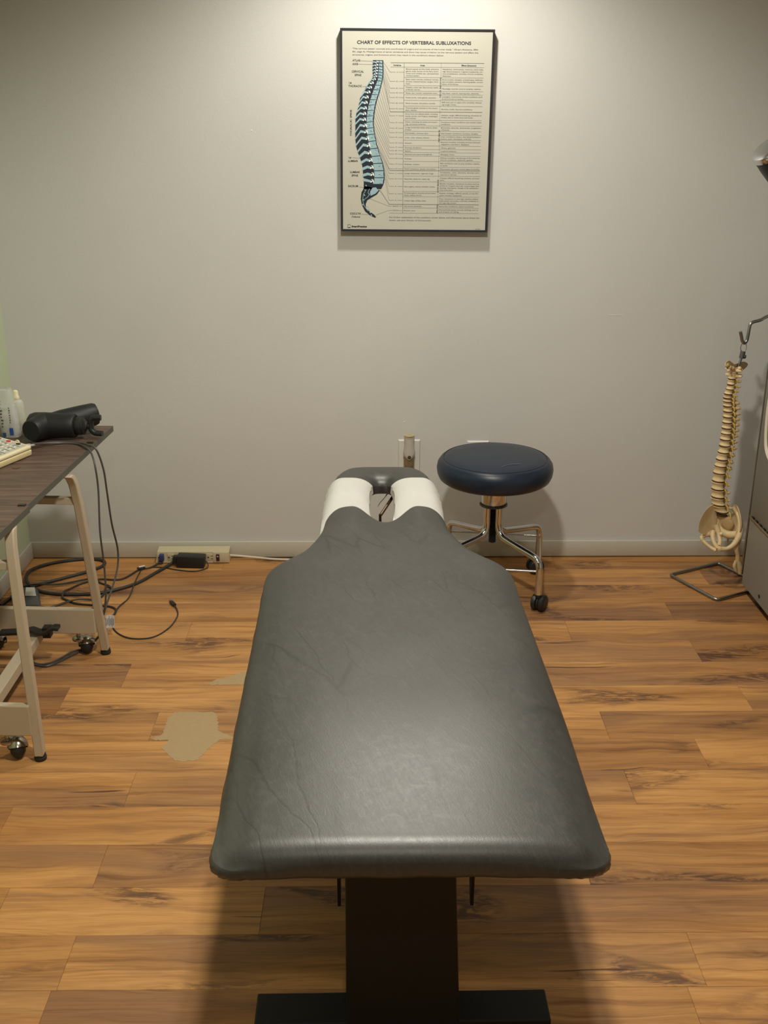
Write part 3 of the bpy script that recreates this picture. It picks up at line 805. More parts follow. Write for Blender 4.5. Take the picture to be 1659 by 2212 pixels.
text('05-522', 220, -323.0, 2.8, width=16, key='small')
letter = flush_texts()
for kx in letter:
    nm = {'title': 'title_lettering', 'small': 'small_print', 'logo': 'logo_lettering'}.get(kx, 'label_lettering')
    letter[kx].build(nm, INK, sheet, smooth=0, fix=False, kind='stuff' if kx == 'small' else None)

def strip(mb, a, b, w, d=0.0006):
    a = Vector((a[0], a[1])); b = Vector((b[0], b[1])); n = (b - a).normalized(); n = Vector((-n.y, n.x)) * w / 2
    mb.add([pw(*(a - n), d), pw(*(b - n), d), pw(*(b + n), d), pw(*(a + n), d)], [(0, 1, 2, 3)])
lines = MB()
for i, v in enumerate(ROWS):
    w = 1.0 if i in BOLD else 0.55
    u0 = -90 if i in (0, 1, 8, 20, 25, 27) else -43.0
    strip(lines, (u0, v), (228.5, v + 0.6), w)
strip(lines, (-43.9, 225.3), (-41.8, -268.3), 1.1)
for va, vb in ((226, 182), (112, 20), (-30, -150), (-200, -238)):
    strip(lines, (82.2, va), (82.4, vb), 0.7)
FAN = [(-117.5, 230.6), (-117.0, 220.6), (-116.5, 209.0), (-116.1, 197.3), (-116.0, 187.2), (-116.6, 177.2), (-118.0, 167.1), (-121.5, 153.6), (-125.8, 141.7), (-130.0, 128.1), (-134.7, 114.5), (-138.2, 100.9), (-141.0, 85.5), (-143.5, 71.8), (-145.6, 56.4), (-147.0, 40.9), (-147.7, 27.1), (-145.0, 6.4), (-141.2, -10.9), (-137.4, -35.3), (-127.9, -63.2), (-118.5, -87.8), (-112.7, -112.5), (-109.5, -137.3), (-158.7, -220.0), (-137.7, -276.1)]
for i in range(26):
    hl = 13 if i >= 24 else 6.0
    strip(lines, FAN[i], (-91.5, LABY[i]), 0.55)
    strip(lines, (-91.5, LABY[i]), (-67.3 - hl, LABY[i]), 0.6)
    strip(lines, (-67.3 + hl, LABY[i]), (-43, LABY[i]), 0.6)
strip(lines, (-116, 187), (-90, 69.2), 0.7); strip(lines, (-137, -35), (-90, -123.7), 0.7); strip(lines, (-123, -191), (-90, -238.5), 1.0)
for a, b in (((-197, 231), (-152, 229)), ((-204, 220), (-150, 219)), ((-186, 149), (-162, 150)), ((-221, -82), (-196, -84)), ((-197, -180), (-180, -183)), ((-188, -273), (-160, -275))):
    strip(lines, a, b, 0.6)
lines.build('ruled_lines', INKGREY, sheet, smooth=0, fix=False)

# printed drawing of a spine, side view
ANT = [(-117.5, 232.3), (-116.6, 214.0), (-116.0, 190.6), (-118.8, 170.4), (-124.0, 150.2), (-129.3, 129.8), (-136.5, 109.4), (-141.8, 88.9), (-146.4, 61.5), (-148.8, 34.0), (-146.8, 13.3), (-144.9, -0.5), (-141.2, -17.9), (-135.4, -45.8), (-127.9, -66.7), (-118.5, -91.3), (-112.7, -112.5), (-109.6, -133.8), (-109.4, -151.6), (-112.2, -169.4), (-123.3, -191.0)]
POST = [(-131.8, 230.5), (-133.5, 210.5), (-135.2, 190.4), (-136.9, 170.3), (-145.8, 150.0), (-153.0, 133.0), (-160.1, 112.6), (-167.3, 92.1), (-172.0, 68.2), (-174.5, 44.1), (-175.1, 16.6), (-172.5, -0.7), (-168.7, -25.1), (-163.1, -49.5), (-157.5, -74.0), (-152.9, -95.1), (-148.0, -119.8), (-146.0, -141.1), (-147.7, -162.5), (-157.0, -180.4)]
TIPS = [(-153.4, 227.0), (-154.4, 213.6), (-154.4, 203.6), (-154.3, 193.6), (-153.2, 181.9), (-158.6, 171.8), (-165.8, 159.9), (-177.3, 143.0), (-187.4, 127.7), (-196.5, 112.3), (-200.1, 95.3), (-203.8, 79.9), (-209.2, 64.5), (-212.9, 45.6), (-212.9, 26.6), (-213.6, -1.0), (-212.9, -21.9), (-211.1, -42.8), (-204.8, -63.8), (-198.2, -79.5), (-191.5, -98.9), (-187.0, -120.0), (-186.2, -141.3), (-183.2, -155.6), (-183.9, -175.2)]
TAIL = [(-123.3, -191.0), (-134.4, -205.5), (-153.1, -216.4), (-168.0, -225.5), (-173.6, -238.2), (-171.7, -252.7), (-160.4, -263.5), (-143.4, -274.3), (-136.5, -282.3), (-139.5, -285.3), (-156.5, -278.1), (-175.4, -263.6), (-186.8, -241.9), (-191.3, -220.2), (-188.7, -198.6), (-175.7, -177.0), (-157.0, -180.4)]
def lut(tab): return sorted([(v, u) for u, v in tab])
LA, LP, LT = lut(ANT), lut(POST), lut(TIPS)
ib = MB(); iw = MB(); ik = MB()
def poly(mb, pts, d): mb.add([pw(u, v, d) for u, v in pts], [tuple(range(len(pts)))])
def blob(mb, u, v, a, b, rot, d, n=9):
    poly(mb, [(u + a * math.cos(t) * math.cos(rot) - b * math.sin(t) * math.sin(rot), v + a * math.cos(t) * math.sin(rot) + b * math.sin(t) * math.cos(rot)) for t in [2 * math.pi * i / n for i in range(n)]], d)
# dark ground of the column
prevp = None
for q in range(61):
    v = 233 - q * 7.0
    row = (interp(LT, v) + 3.0, interp(LA, v) + 2.4, v)
    if prevp: poly(ik, [(prevp[0], prevp[2]), (prevp[1], prevp[2]), (row[1], row[2]), (row[0], row[2])], 0.0005)
    prevp = row
for i in range(0, len(TAIL) // 2):
    a, b = TAIL[i], TAIL[i + 1]; c, d_ = TAIL[-2 - i], TAIL[-1 - i]
    poly(ik, [a, b, c, d_], 0.0005)
rnd = random.Random(4)
vb = [231, 221.5, 212, 203, 194, 185, 176.5, 167, 153, 138.5, 123, 106, 88.5, 70.5, 52.5, 33, 13, -8, -30, -54, -79, -103, -127, -150, -172]
for i in range(24):
    v1, v0 = vb[i] - 0.6, vb[i + 1] + 1.6
    slope = -0.10 + 0.22 * math.sin(i / 24 * math.pi * 2.0 + 0.4)
    pl = lambda v: interp(LP, v) + 3.0
    an = lambda v: interp(LA, v) - 0.4
    mv = (v0 + v1) / 2
    body = [(pl(v0), v0 + 0.8), (an(v0), v0 - slope * 12), (an(mv) - 1.6, mv - slope * 12), (an(v1), v1 - slope * 12), (pl(v1), v1 + 0.4), (pl(mv) + 1.2, mv)]
    poly(ib, body, 0.0007)
    for q in range(3):
        uu = an(mv) - rnd.uniform(3, 14); vv = rnd.uniform(v0 + 2, v1 - 2) - slope * 10
        strip(ik, (uu, vv), (uu - rnd.uniform(3, 7), vv - rnd.uniform(-1.5, 1.5)), 0.8, 0.0009)
    tu, tv = TIPS[i]; bu = interp(LP, tv) - 1.0; h = (v1 - v0) * 0.26
    poly(ib, [(tu, tv - h), (tu + 2, tv + h * 0.9), ((tu + bu) / 2, mv + h * 1.15), (bu - 8, mv + h * 0.6), (bu - 9, mv - h * 0.8), ((tu + bu) / 2, mv - h * 0.3 - 1)], 0.0007)
    blob(iw, bu + 0.2, mv + 1, 2.4, h * 1.0 + 1.0, 0.3, 0.0009)
    blob(iw, bu - 6.2, mv - 1.6, 2.6, h * 0.75, -0.5, 0.0009)
    blob(ib, bu - 4.5, mv + h + 0.6, 2.6, 1.6, 0.2, 0.0009)
poly(ib, [(-128, -192), (-140, -203), (-156, -210), (-158, -196), (-150, -183), (-138, -181)], 0.0007)
for i in range(9):
    t = i / 8
    a = Vector(TAIL[10]).lerp(Vector(TAIL[14]), t) if t < 0.5 else Vector(TAIL[12]).lerp(Vector(TAIL[15]), t * 2 - 1)
    blob(ib, a.x + 3.2, a.y + 1.5, 2.0, 3.4, 0.4, 0.0008)
for pts in ([(-172, -190), (-182, -205), (-185, -225), (-178, -245), (-165, -262)], [(-158, -200), (-166, -214), (-178, -222)], [(-160, -186), (-166, -200), (-158, -208)]):
    for a, b in zip(pts, pts[1:]): strip(ib, a, b, 1.6, 0.0008)
ik.build('spine_drawing_ink', mat('navy_print_ink', srgb(24, 34, 46), 0.6, var=0.05), sheet, smooth=0, fix=False)
ib.build('spine_drawing_tint', PRINTBLUE, sheet, smooth=0, fix=False)
iw.build('spine_drawing_white', PRINTWHITE, sheet, smooth=0, fix=False)
# little printed logo: black square with a pale two-leaf mark
lg = MB(); poly(lg, [(-237.6, -320.5), (-227.5, -320.5), (-227.5, -309.5), (-237.6, -309.5)], 0.0006); lg.build('logo_square', INK, sheet, smooth=0, fix=False)
lw = MB()
for du in (-3.1, 0, 3.1): poly(lw, [(-232.5 + du - 0.8, -318), (-232.5 + du + 0.8, -318), (-232.5 + du * 0.8 + 0.9, -311.3), (-232.5 + du * 0.8 - 0.9, -311.3)], 0.0008)
lw.build('logo_mark', PRINTWHITE, sheet, smooth=0, fix=False)


# ------------------------------------------------------------------ typing cart on the left
CA = 0.0551
def cp(lx, ly, z):
    """cart frame: lx left of the right edge (negative), ly towards the camera (negative) from the far edge"""
    return Vector((-0.886 + lx + ly * CA, 3.4475 + ly - lx * CA, z))
cart = thing('drop_leaf_cart', (-1.09, 2.78, 0.0), 'beige metal cart with dark wood-grain drop-leaf top by the green wall', 'cart')
EDGE = mat('grey_edge_band', srgb(84, 82, 74), 0.5, var=0.05)
CZ = 0.67; CTH = 0.018; CW = 0.405
def slab(name, l0, l1, y0, y1):
    b = MB().add([cp(l0, y0, CZ - CTH), cp(l1, y0, CZ - CTH), cp(l1, y1, CZ - CTH), cp(l0, y1, CZ - CTH), cp(l0, y0, CZ), cp(l1, y0, CZ), cp(l1, y1, CZ), cp(l0, y1, CZ)],
                 [(3, 2, 1, 0), (4, 5, 6, 7), (0, 1, 5, 4), (1, 2, 6, 5), (2, 3, 7, 6), (3, 0, 4, 7)]).build(name, CARTWOOD, cart, smooth=0)
    e = MB().add([cp(l1, y0, CZ - CTH), cp(l1 + 0.0022, y0, CZ - CTH), cp(l1 + 0.0022, y1, CZ - CTH), cp(l1, y1, CZ - CTH), cp(l1, y0, CZ + 0.0002), cp(l1 + 0.0022, y0, CZ + 0.0002), cp(l1 + 0.0022, y1, CZ + 0.0002), cp(l1, y1, CZ + 0.0002)],
                 [(3, 2, 1, 0), (4, 5, 6, 7), (0, 1, 5, 4), (1, 2, 6, 5), (2, 3, 7, 6), (3, 0, 4, 7)]).build('edge_band', EDGE, b, smooth=0)
    return b
slab('far_leaf', -CW, 0, -0.205, 0.0)
slab('top_panel', -CW, 0, -0.792, -0.207)
slab('near_leaf', -CW, 0.006, -1.03, -0.794)
MB().box(tuple(cp(-0.012, -0.206, CZ + 0.0015)), (0.020, 0.012, 0.003)).build('hinge', BLACKP, cart, smooth=0)
MB().box(tuple(cp(-0.012, -0.793, CZ + 0.0015)), (0.020, 0.012, 0.003)).build('hinge', BLACKP, cart, smooth=0)
def bar(path, wx, wy, name, m, parent):
    P = [Vector(p) for p in path]; mb = MB(); vs = []; fs = []
    for p in P:
        for dx, dy in ((-1, -1), (1, -1), (1, 1), (-1, 1)):
            vs.append(p + Vector((dx * wx / 2, dy * wy / 2, 0)))
    for i in range(len(P) - 1):
        for q in range(4):
            r = (q + 1) % 4; fs.append((i * 4 + q, i * 4 + r, i * 4 + 4 + r, i * 4 + 4 + q))
    fs += [(3, 2, 1, 0), tuple(range(len(vs) - 4, len(vs)))]
    return mb.add(vs, fs).build(name, m, parent, smooth=30, bevel=0.003)
LEGS = [((-0.908, 2.965, 0.651), (-0.906, 2.985, 0.640), (-0.904, 3.003, 0.615), (-0.900, 3.022, 0.54), (-0.884, 3.095, 0.016)),
        ((-0.938, 2.545, 0.651), (-0.937, 2.535, 0.635), (-0.936, 2.525, 0.60), (-0.933, 2.517, 0.54), (-0.914, 2.480, 0.016)),
        ((-1.268, 2.985, 0.651), (-1.270, 3.005, 0.640), (-1.272, 3.023, 0.615), (-1.276, 3.042, 0.54), (-1.292, 3.115, 0.016)),
        ((-1.298, 2.565, 0.651), (-1.299, 2.555, 0.635), (-1.300, 2.545, 0.60), (-1.303, 2.537, 0.54), (-1.320, 2.500, 0.016))]
for L_ in LEGS:
    lg_ = bar(L_, 0.024, 0.030, 'leg', BEIGE, cart)
    f = L_[-1]
    MB().lathe([(0.0155, 0.0005), (0.0165, 0.003), (0.0165, 0.010), (0.013, 0.0115), (0.015, 0.0125), (0.015, 0.018)], (f[0], f[1], 0), (0, 0, 1), 20).build('foot_glide', RUBBER, lg_)
for (xa, ya), (xb, yb) in (((-0.905, 3.018), (-1.272, 3.038)), ((-0.938, 2.52), (-1.298, 2.54))):
    MB().add([(xa, ya - 0.011, 0.545), (xb, yb - 0.011, 0.545), (xb, yb + 0.011, 0.545), (xa, ya + 0.011, 0.545), (xa, ya - 0.011, 0.567), (xb, yb - 0.011, 0.567), (xb, yb + 0.011, 0.567), (xa, ya + 0.011, 0.567)],
             [(3, 2, 1, 0), (4, 5, 6, 7), (0, 1, 5, 4), (1, 2, 6, 5), (2, 3, 7, 6), (3, 0, 4, 7)]).build('cross_rail', BEIGE, cart, smooth=0, bevel=0.002)
    # short bracket under the table top
def board(xa, ya, xb, yb, z0, z1, th):
    return MB().add([(xa, ya, z0), (xb, yb, z0), (xb, yb + th, z0), (xa, ya + th, z0), (xa, ya, z1), (xb, yb, z1), (xb, yb + th, z1), (xa, ya + th, z1)],
                    [(3, 2, 1, 0), (4, 5, 6, 7), (0, 1, 5, 4), (1, 2, 6, 5), (2, 3, 7, 6), (3, 0, 4, 7)]).build('base_panel', BEIGE, cart, smooth=0, bevel=0.003)
board(-0.897, 3.050, -1.275, 3.070, 0.090, 0.176, 0.022)
board(-0.925, 2.468, -1.305, 2.488, 0.078, 0.170, 0.022)
MB().add([(-1.068, 2.49, 0.072), (-1.104, 2.49, 0.072), (-1.104, 3.055, 0.072), (-1.068, 3.055, 0.072), (-1.068, 2.49, 0.106), (-1.104, 2.49, 0.106), (-1.104, 3.055, 0.106), (-1.068, 3.055, 0.106)],
         [(3, 2, 1, 0), (4, 5, 6, 7), (0, 1, 5, 4), (1, 2, 6, 5), (2, 3, 7, 6), (3, 0, 4, 7)]).build('stretcher', BEIGE, cart, smooth=0, bevel=0.002)
# caster release pedal
pp = catmull([(-1.188, 3.015, 0.120), (-1.150, 3.015, 0.122), (-1.110, 3.015, 0.124), (-1.085, 3.012, 0.131), (-1.060, 3.012, 0.122), (-1.040, 3.010, 0.126), (-1.018, 3.008, 0.140), (-0.998, 3.006, 0.141)], 6)
rows = [[p + Vector((0, -0.016, 0)), p + Vector((0, 0.016, 0))] for p in pp]
ped = MB().grid(rows, 0.009).build('pedal', BLACKP, cart, smooth=50)
MB().box((-1.045, 3.034, 0.110), (0.024, 0.030, 0.034)).build('pedal_bracket', BLACKP, ped, smooth=0)
BRASSY = mat('aged_chrome', (0.42, 0.38, 0.33), 0.22, 1.0, var=0.1)
def ball_caster(x, y, ang):
    ax = Vector((math.cos(ang), math.sin(ang), 0)); c = Vector((x, y, 0.0305))
    side = Vector((-ax.y, ax.x, 0))
    q = c - ax * 0.004 - side * 0.0 + Vector((-0.018, -0.004, 0))
    cs = MB().cyl((q.x, q.y, 0.048), (q.x, q.y, 0.082), 0.007, 12).lathe([(0.016, -0.010), (0.021, -0.007), (0.021, -0.001), (0.016, 0.002)], (q.x, q.y, 0.058), (0, 0, 1), 22).build('caster_stem', BRASSY, cart)
    MB().lathe([(0.001, -0.021), (0.014, -0.0195), (0.0245, -0.0125), (0.0292, -0.004), (0.0302, 0.0), (0.0292, 0.004), (0.0245, 0.0125), (0.014, 0.0195), (0.001, 0.021)], tuple(c), tuple(ax), 28).build('caster_ball', RUBBER, cs)
    rows = []
    for i in range(15):
        t = math.pi * 1.08 * i / 14; row = []
        for j in range(11):
            p = -0.98 + 1.96 * j / 10
            r = 0.0325 * math.sqrt(max(0.02, 1 - p * p * 0.85))
            row.append(c + ax * (0.0325 * p * 0.82) + (side * math.cos(t - 0.75) + Vector((0, 0, 1)) * math.sin(t - 0.75)) * r)
        rows.append(row)
    MB().grid(rows, 0.0012).build('caster_hood', BRASSY, cs)
    MB().lathe([(0.004, 0), (0.004, 0.002)], tuple(c - side * 0.0 + ax * 0.0262), tuple(ax), 12).build('caster_pin', CHROME, cs)
ball_caster(-0.945, 3.100, 0.3)
ball_caster(-0.977, 2.492, 0.3)
ball_caster(-1.245, 3.13, -0.2)
ball_caster(-1.27, 2.52, 0.7)

# ------------------------------------------------------------------ things on the cart
# percussion massager
mg = thing('percussion_massager', (-1.02, 3.28, CZ), 'black handheld massager with a two-prong head lying on the cart', 'massager')
MATTE = mat('matte_black_soft_touch', (0.012, 0.013, 0.014), 0.5, var=0.1)
ax = Vector((1, -0.05, 0.0)).normalized()
b0 = Vector((-1.115, 3.300, CZ + 0.0435))
MB().lathe([(0.008, -0.004), (0.026, -0.002), (0.037, 0.006), (0.042, 0.020), (0.0425, 0.05), (0.041, 0.09), (0.039, 0.125), (0.0385, 0.148), (0.036, 0.152), (0.030, 0.153)], tuple(b0), tuple(ax), 40).build('barrel', MATTE, mg, smooth=50)
MB().lathe([(0.0425, 0.0), (0.043, 0.010), (0.039, 0.030), (0.0345, 0.052), (0.034, 0.068), (0.031, 0.072), (0.001, 0.070)], (-1.066, 3.297, CZ + 0.0435), (-0.32, -1, 0.02), 40).build('motor_cap', MATTE, mg, smooth=50)
MB().lathe([(0.026, 0.0), (0.029, 0.004), (0.029, 0.020), (0.0265, 0.0225), (0.0275, 0.025), (0.0275, 0.030), (0.017, 0.034), (0.013, 0.040)], tuple(b0 + ax * 0.150), tuple(ax), 32).build('head_collar', BLACKP, mg, smooth=40)
MB().lathe([(0.033, 0.0), (0.036, 0.03), (0.0375, 0.09), (0.0375, 0.132), (0.034, 0.142), (0.020, 0.147), (0.001, 0.148)], (-1.040, 3.310, CZ + 0.049), (0.83, 0.50, 0.07), 36).build('handle', MATTE, mg, smooth=50)
hx = b0 + ax * 0.176
fork = MB().lathe([(0.011, 0.0), (0.010, 0.016), (0.011, 0.022)], tuple(hx), tuple(ax), 18)
fork.tube(catmull([hx + Vector((0.060, -0.004, 0.028)), hx + Vector((0.046, -0.004, 0.028)), hx + Vector((0.034, -0.003, 0.026)), hx + Vector((0.026, -0.002, 0.015)), hx + Vector((0.025, -0.002, 0.0)), hx + Vector((0.027, -0.004, -0.013)), hx + Vector((0.038, -0.006, -0.022)), hx + Vector((0.050, -0.008, -0.023)), hx + Vector((0.062, -0.010, -0.023))], 6), 0.0092, 14)
fork.build('fork_head', BLACKP, mg, smooth=50)

# electrotherapy unit
eu = thing('electrotherapy_unit', (-1.14, 3.08, CZ), 'cream electrotherapy unit with red and black buttons on the cart', 'device')
e1 = Vector((-0.37, -0.93, 0.0)).normalized()      # along the visible right side, towards the camera
e2 = Vector((-0.93, 0.37, 0.0)).normalized()       # along the back edge, to the left
tilt = 0.14
E2 = (e2 * math.cos(tilt) + Vector((0, 0, 1)) * math.sin(tilt)).normalized()
E3 = e1.cross(E2); E3 = E3 if E3.z > 0 else -E3
EC = Vector((-1.052, 3.108, CZ + 0.001))
UL, UW, UH = 0.150, 0.200, 0.032
R3 = Matrix((e1, E2, E3)).transposed()
def eu_p(a, b, c): return EC + e1 * a + E2 * b + E3 * c
MB().bevbox(tuple(eu_p(UL / 2, UW / 2, UH * 0.30)), (UL, UW, UH * 0.6), 0.004, R3, 3).build('lower_case', mat('yellower_cream_plastic', srgb(214, 198, 152), 0.45), eu)  # lower half in a slightly yellower, darker cream than the upper case
MB().bevbox(tuple(eu_p(UL / 2, UW / 2, UH * 0.81)), (UL - 0.002, UW - 0.002, UH * 0.38), 0.0045, R3, 3).build('upper_case', CREAM, eu)
pan = MB().bevbox(tuple(eu_p(UL / 2, UW / 2, UH + 0.0004)), (UL - 0.022, UW - 0.024, 0.0012), 0.0005, R3, 1).build('control_panel', mat('grey_panel_print', srgb(180, 178, 170), 0.4), eu, smooth=0)
KEYW = mat('off_white_key', srgb(226, 222, 206), 0.4)
for q, (a, b, cm) in enumerate(((0.022, 0.034, BLACKP), (0.022, 0.070, mat('red_button', srgb(196, 46, 58), 0.35)), (0.022, 0.105, mat('grey_button', srgb(110, 110, 108), 0.4)))):
    k_ = MB().lathe([(0.0095, 0), (0.0095, 0.0012)], tuple(eu_p(a, b, UH + 0.0011)), tuple(E3), 20).build('button_ring', KEYW, pan)
    MB().lathe([(0.0075, 0), (0.0075, 0.0018), (0.006, 0.0024)], tuple(eu_p(a, b, UH + 0.0018)), tuple(E3), 20).build('button', cm, eu)
for a in (0.046, 0.068, 0.092):
    for b in (0.034, 0.062, 0.090, 0.118):
        MB().bevbox(tuple(eu_p(a, b, UH + 0.0016)), (0.012, 0.019, 0.0016), 0.0006, R3, 1).build('key', KEYW, pan, smooth=0)
        g = MB().box(tuple(eu_p(a - 0.001, b, UH + 0.0026)), (0.0045, 0.007, 0.0004), R3); g.box(tuple(eu_p(a + 0.0025, b + 0.003, UH + 0.0026)), (0.002, 0.003, 0.0004), R3)
        g.build('key_print', INKGREY, pan, smooth=0)
for a, w_ in ((0.034, 0.03), (0.057, 0.034), (0.080, 0.03), (0.106, 0.05), (0.118, 0.036)):
    for b in (0.030, 0.075, 0.12):
        MB().box(tuple(eu_p(a, b, UH + 0.0012)), (0.002, w_ * 0.7, 0.0004), R3).build('panel_print', INKGREY, pan, smooth=0)
for dz, dy in ((0.010, 0.030), (0.003, 0.045)):
    p0 = eu_p(0.0, dy, UH * 0.55 + dz * 0.3); p1 = p0 - e1 * 0.030 + Vector((0.022, 0, -0.002))
    MB().lathe([(0.0045, 0), (0.0050, 0.006), (0.0042, 0.010), (0.0050, 0.014), (0.0040, 0.020), (0.0045, 0.026), (0.0030, 0.034)], tuple(p0), tuple(p1 - p0), 12).build('jack_plug', mat('grey_jack_plug', srgb(150, 146, 138), 0.35, 0.4), eu)
MB().lathe([(0.008, 0), (0.008, 0.004), (0.003, 0.007)], tuple(eu_p(-0.004, 0.060, UH * 0.8)), tuple(-e1), 14).build('dial', CREAM, eu)
for a, b in ((0.018, 0.018), (0.018, 0.182), (0.132, 0.018), (0.132, 0.182)):
    p = eu_p(a, b, 0.001); MB().lathe([(0.007, 0), (0.007, max(0.002, p.z - CZ))], (p.x, p.y, CZ + 0.0001), (0, 0, 1), 12).build('rubber_foot', RUBBER, eu)

# bottles
CLEAR = mat('clear_plastic', (0.86, 0.87, 0.86), 0.18, trans=0.72, ior=1.3, var=0.02)
FROST = mat('frosted_plastic', (0.84, 0.84, 0.76), 0.4, trans=0.55, ior=1.3, var=0.03)
def rbottle(prof, c, lean, n=28, sq=0.0):
    """lathe with a superelliptic section; lean shifts the top"""
    mb = MB(); vs = []; fs = []
    h1 = prof[-1][1]
    for r, h in prof:
        for i in range(n):
            t = 2 * math.pi * i / n; co, si = math.cos(t), math.sin(t)
            k = (abs(co) ** (2 + sq) + abs(si) ** (2 + sq)) ** (-1 / (2 + sq))
            vs.append((c[0] + r * co * k + lean[0] * h / h1, c[1] + r * si * k * 0.8 + lean[1] * h / h1, c[2] + h))
    for j in range(len(prof) - 1):
        for i in range(n):
            q = (i + 1) % n; fs.append((j * n + i, j * n + q, (j + 1) * n + q, (j + 1) * n + i))
    fs += [tuple(reversed(range(n))), tuple(range(len(vs) - n, len(vs)))]
    return mb.add(vs, fs)
bc = (-1.182, 3.325, CZ)
bt = thing('clear_gel_bottle', bc, 'clear square-shouldered gel bottle with blue print on the cart', 'bottle', 'bottles on the cart')
rbottle([(0.026, 0.0005), (0.0285, 0.004), (0.0290, 0.06), (0.0285, 0.120), (0.0275, 0.150), (0.0265, 0.157), (0.020, 0.160)], bc, (-0.014, 0), sq=1.6).build('bottle_body', CLEAR, bt, smooth=50)
rbottle([(0.0240, 0.004), (0.0265, 0.010), (0.0270, 0.098), (0.0255, 0.100)], bc, (-0.008, 0), sq=1.6).build('gel', mat('milky_gel', (0.74, 0.72, 0.64), 0.4, var=0.02), bt, smooth=50)
lab = MB(); labb = MB(); labk = MB()
lab.grid([[(bc[0] + x, bc[1] - 0.0252 + (x * x) * 4, CZ + z) for x in (0.002, 0.008, 0.014)] for z in (0.010, 0.022, 0.034)])
lab.build('blue_badge', mat('blue_print', srgb(44, 74, 150), 0.5), bt, smooth=0)
labb.grid([[(bc[0] + x, bc[1] - 0.0252 + (x * x) * 4, CZ + z) for x in (-0.022, -0.016, -0.011)] for z in (0.004, 0.012, 0.018)])
labb.build('blue_band', mat('deep_blue_print', srgb(40, 78, 120), 0.5), bt, smooth=0)
for q in range(9):
    z = 0.036 + q * 0.0105
    labk.grid([[(bc[0] + x - 0.0012 * q * 0.3, bc[1] - 0.0256 + (x * x) * 4, CZ + z + dz) for x in (-0.021, -0.021 + 0.004 + 0.002 * (q % 3))] for dz in (0, 0.0045)])
for q in range(7):
    z = 0.05 + q * 0.008
    labk.grid([[(bc[0] + x, bc[1] - 0.0256 + (x * x) * 4, CZ + z + dz) for x in (0.006, 0.009 + 0.001 * (q % 2))] for dz in (0, 0.004)])
labk.build('bottle_print', INKGREY, bt, smooth=0)
bc2 = (-1.174, 3.392, CZ)
bt2 = thing('frosted_oil_bottle', bc2, 'frosted bottle with a cream cap and yellow oil behind the clear bottle', 'bottle', 'bottles on the cart')
rbottle([(0.019, 0.0005), (0.0215, 0.003), (0.0215, 0.08), (0.0205, 0.097), (0.016, 0.103), (0.0095, 0.106)], bc2, (-0.004, 0)).build('bottle_body', FROST, bt2, smooth=50)
rbottle([(0.0185, 0.003), (0.0205, 0.006), (0.0205, 0.030), (0.0195, 0.031)], bc2, (-0.001, 0)).build('oil', mat('yellow_oil', srgb(206, 184, 110), 0.3), bt2, smooth=50)
rbottle([(0.0095, 0.0), (0.0105, 0.002), (0.0105, 0.010), (0.0085, 0.012), (0.0088, 0.026), (0.0075, 0.029), (0.004, 0.031)], (bc2[0] - 0.004, bc2[1], CZ + 0.106), (-0.001, 0)).build('cap', CREAM, bt2, smooth=50)
MB().lathe([(0.0115, 0), (0.0115, 0.0014), (0.010, 0.0018)], tuple(cp(-0.15, -0.47, CZ)), (0, 0, 1), 20).build('coin', mat('dull_bronze_coin', srgb(112, 92, 76), 0.4, 0.6), None, smooth=40)
tag(bpy.data.objects['coin'], 'small round bronze disc lying flat on the wood-grain cart top', 'coin')

# ------------------------------------------------------------------ cords
def cord(name, pts, r, m, label, cat='cord', sub=7, n=8, parent=None):
    o = MB().tube(catmull(pts, sub), r, n).build(name, m, parent, origin=None if parent else (pts[0][0], pts[0][1], 0.0))
    if label: tag(o, label, cat)
    return o
cord('lead_wire', [(-1.066, 3.155, 0.694), (-1.040, 3.205, 0.680), (-0.990, 3.232, 0.6735), (-0.945, 3.222, 0.6735), (-0.908, 3.180, 0.676), (-0.880, 3.140, 0.668), (-0.864, 3.112, 0.630), (-0.860, 3.106, 0.556), (-0.860, 3.080, 0.431), (-0.860, 3.088, 0.315), (-0.862, 3.080, 0.210), (-0.884, 3.095, 0.120), (-0.905, 3.140, 0.050), (-0.949, 3.124, 0.008), (-0.984, 3.078, 0.0045), (-1.038, 3.006, 0.0045), (-1.075, 3.004, 0.0045), (-1.13, 3.03, 0.0045)], 0.0031, CORDL, 'dark grey lead wire looping off the cart edge, inner one of the pair')
cord('lead_wire', [(-1.080, 3.160, 0.690), (-1.055, 3.215, 0.678), (-1.000, 3.242, 0.6736), (-0.950, 3.236, 0.6736), (-0.905, 3.205, 0.676), (-0.875, 3.185, 0.664), (-0.860, 3.188, 0.60), (-0.858, 3.196, 0.528), (-0.858, 3.218, 0.407), (-0.858, 3.262, 0.293), (-0.862, 3.232, 0.224), (-0.874, 3.118, 0.160), (-0.893, 3.110, 0.100), (-0.912, 3.152, 0.040), (-0.958, 3.112, 0.0105), (-0.990, 3.084, 0.0105), (-1.034, 3.016, 0.010), (-1.078, 3.012, 0.0045), (-1.12, 3.045, 0.0045)], 0.0031, CORDL, 'dark grey lead wire looping off the cart edge, outer one of the pair')
cord('extension_lead', [(-1.34, 3.60, 0.004), (-1.27, 3.605, 0.019), (-1.19, 3.625, 0.010), (-1.115, 3.665, 0.0085), (-1.07, 3.672, 0.012), (-1.035, 3.65, 0.004), (-1.00, 3.625, 0.004), (-0.985, 3.60, 0.004), (-0.995, 3.575, 0.0205), (-1.00, 3.535, 0.006), (-1.02, 3.505, 0.004), (-1.085, 3.485, 0.012), (-1.16, 3.44, 0.004), (-1.20, 3.41, 0.004)], 0.0036, CORDM, 'thin dark cord crossing the coil beneath the cart')
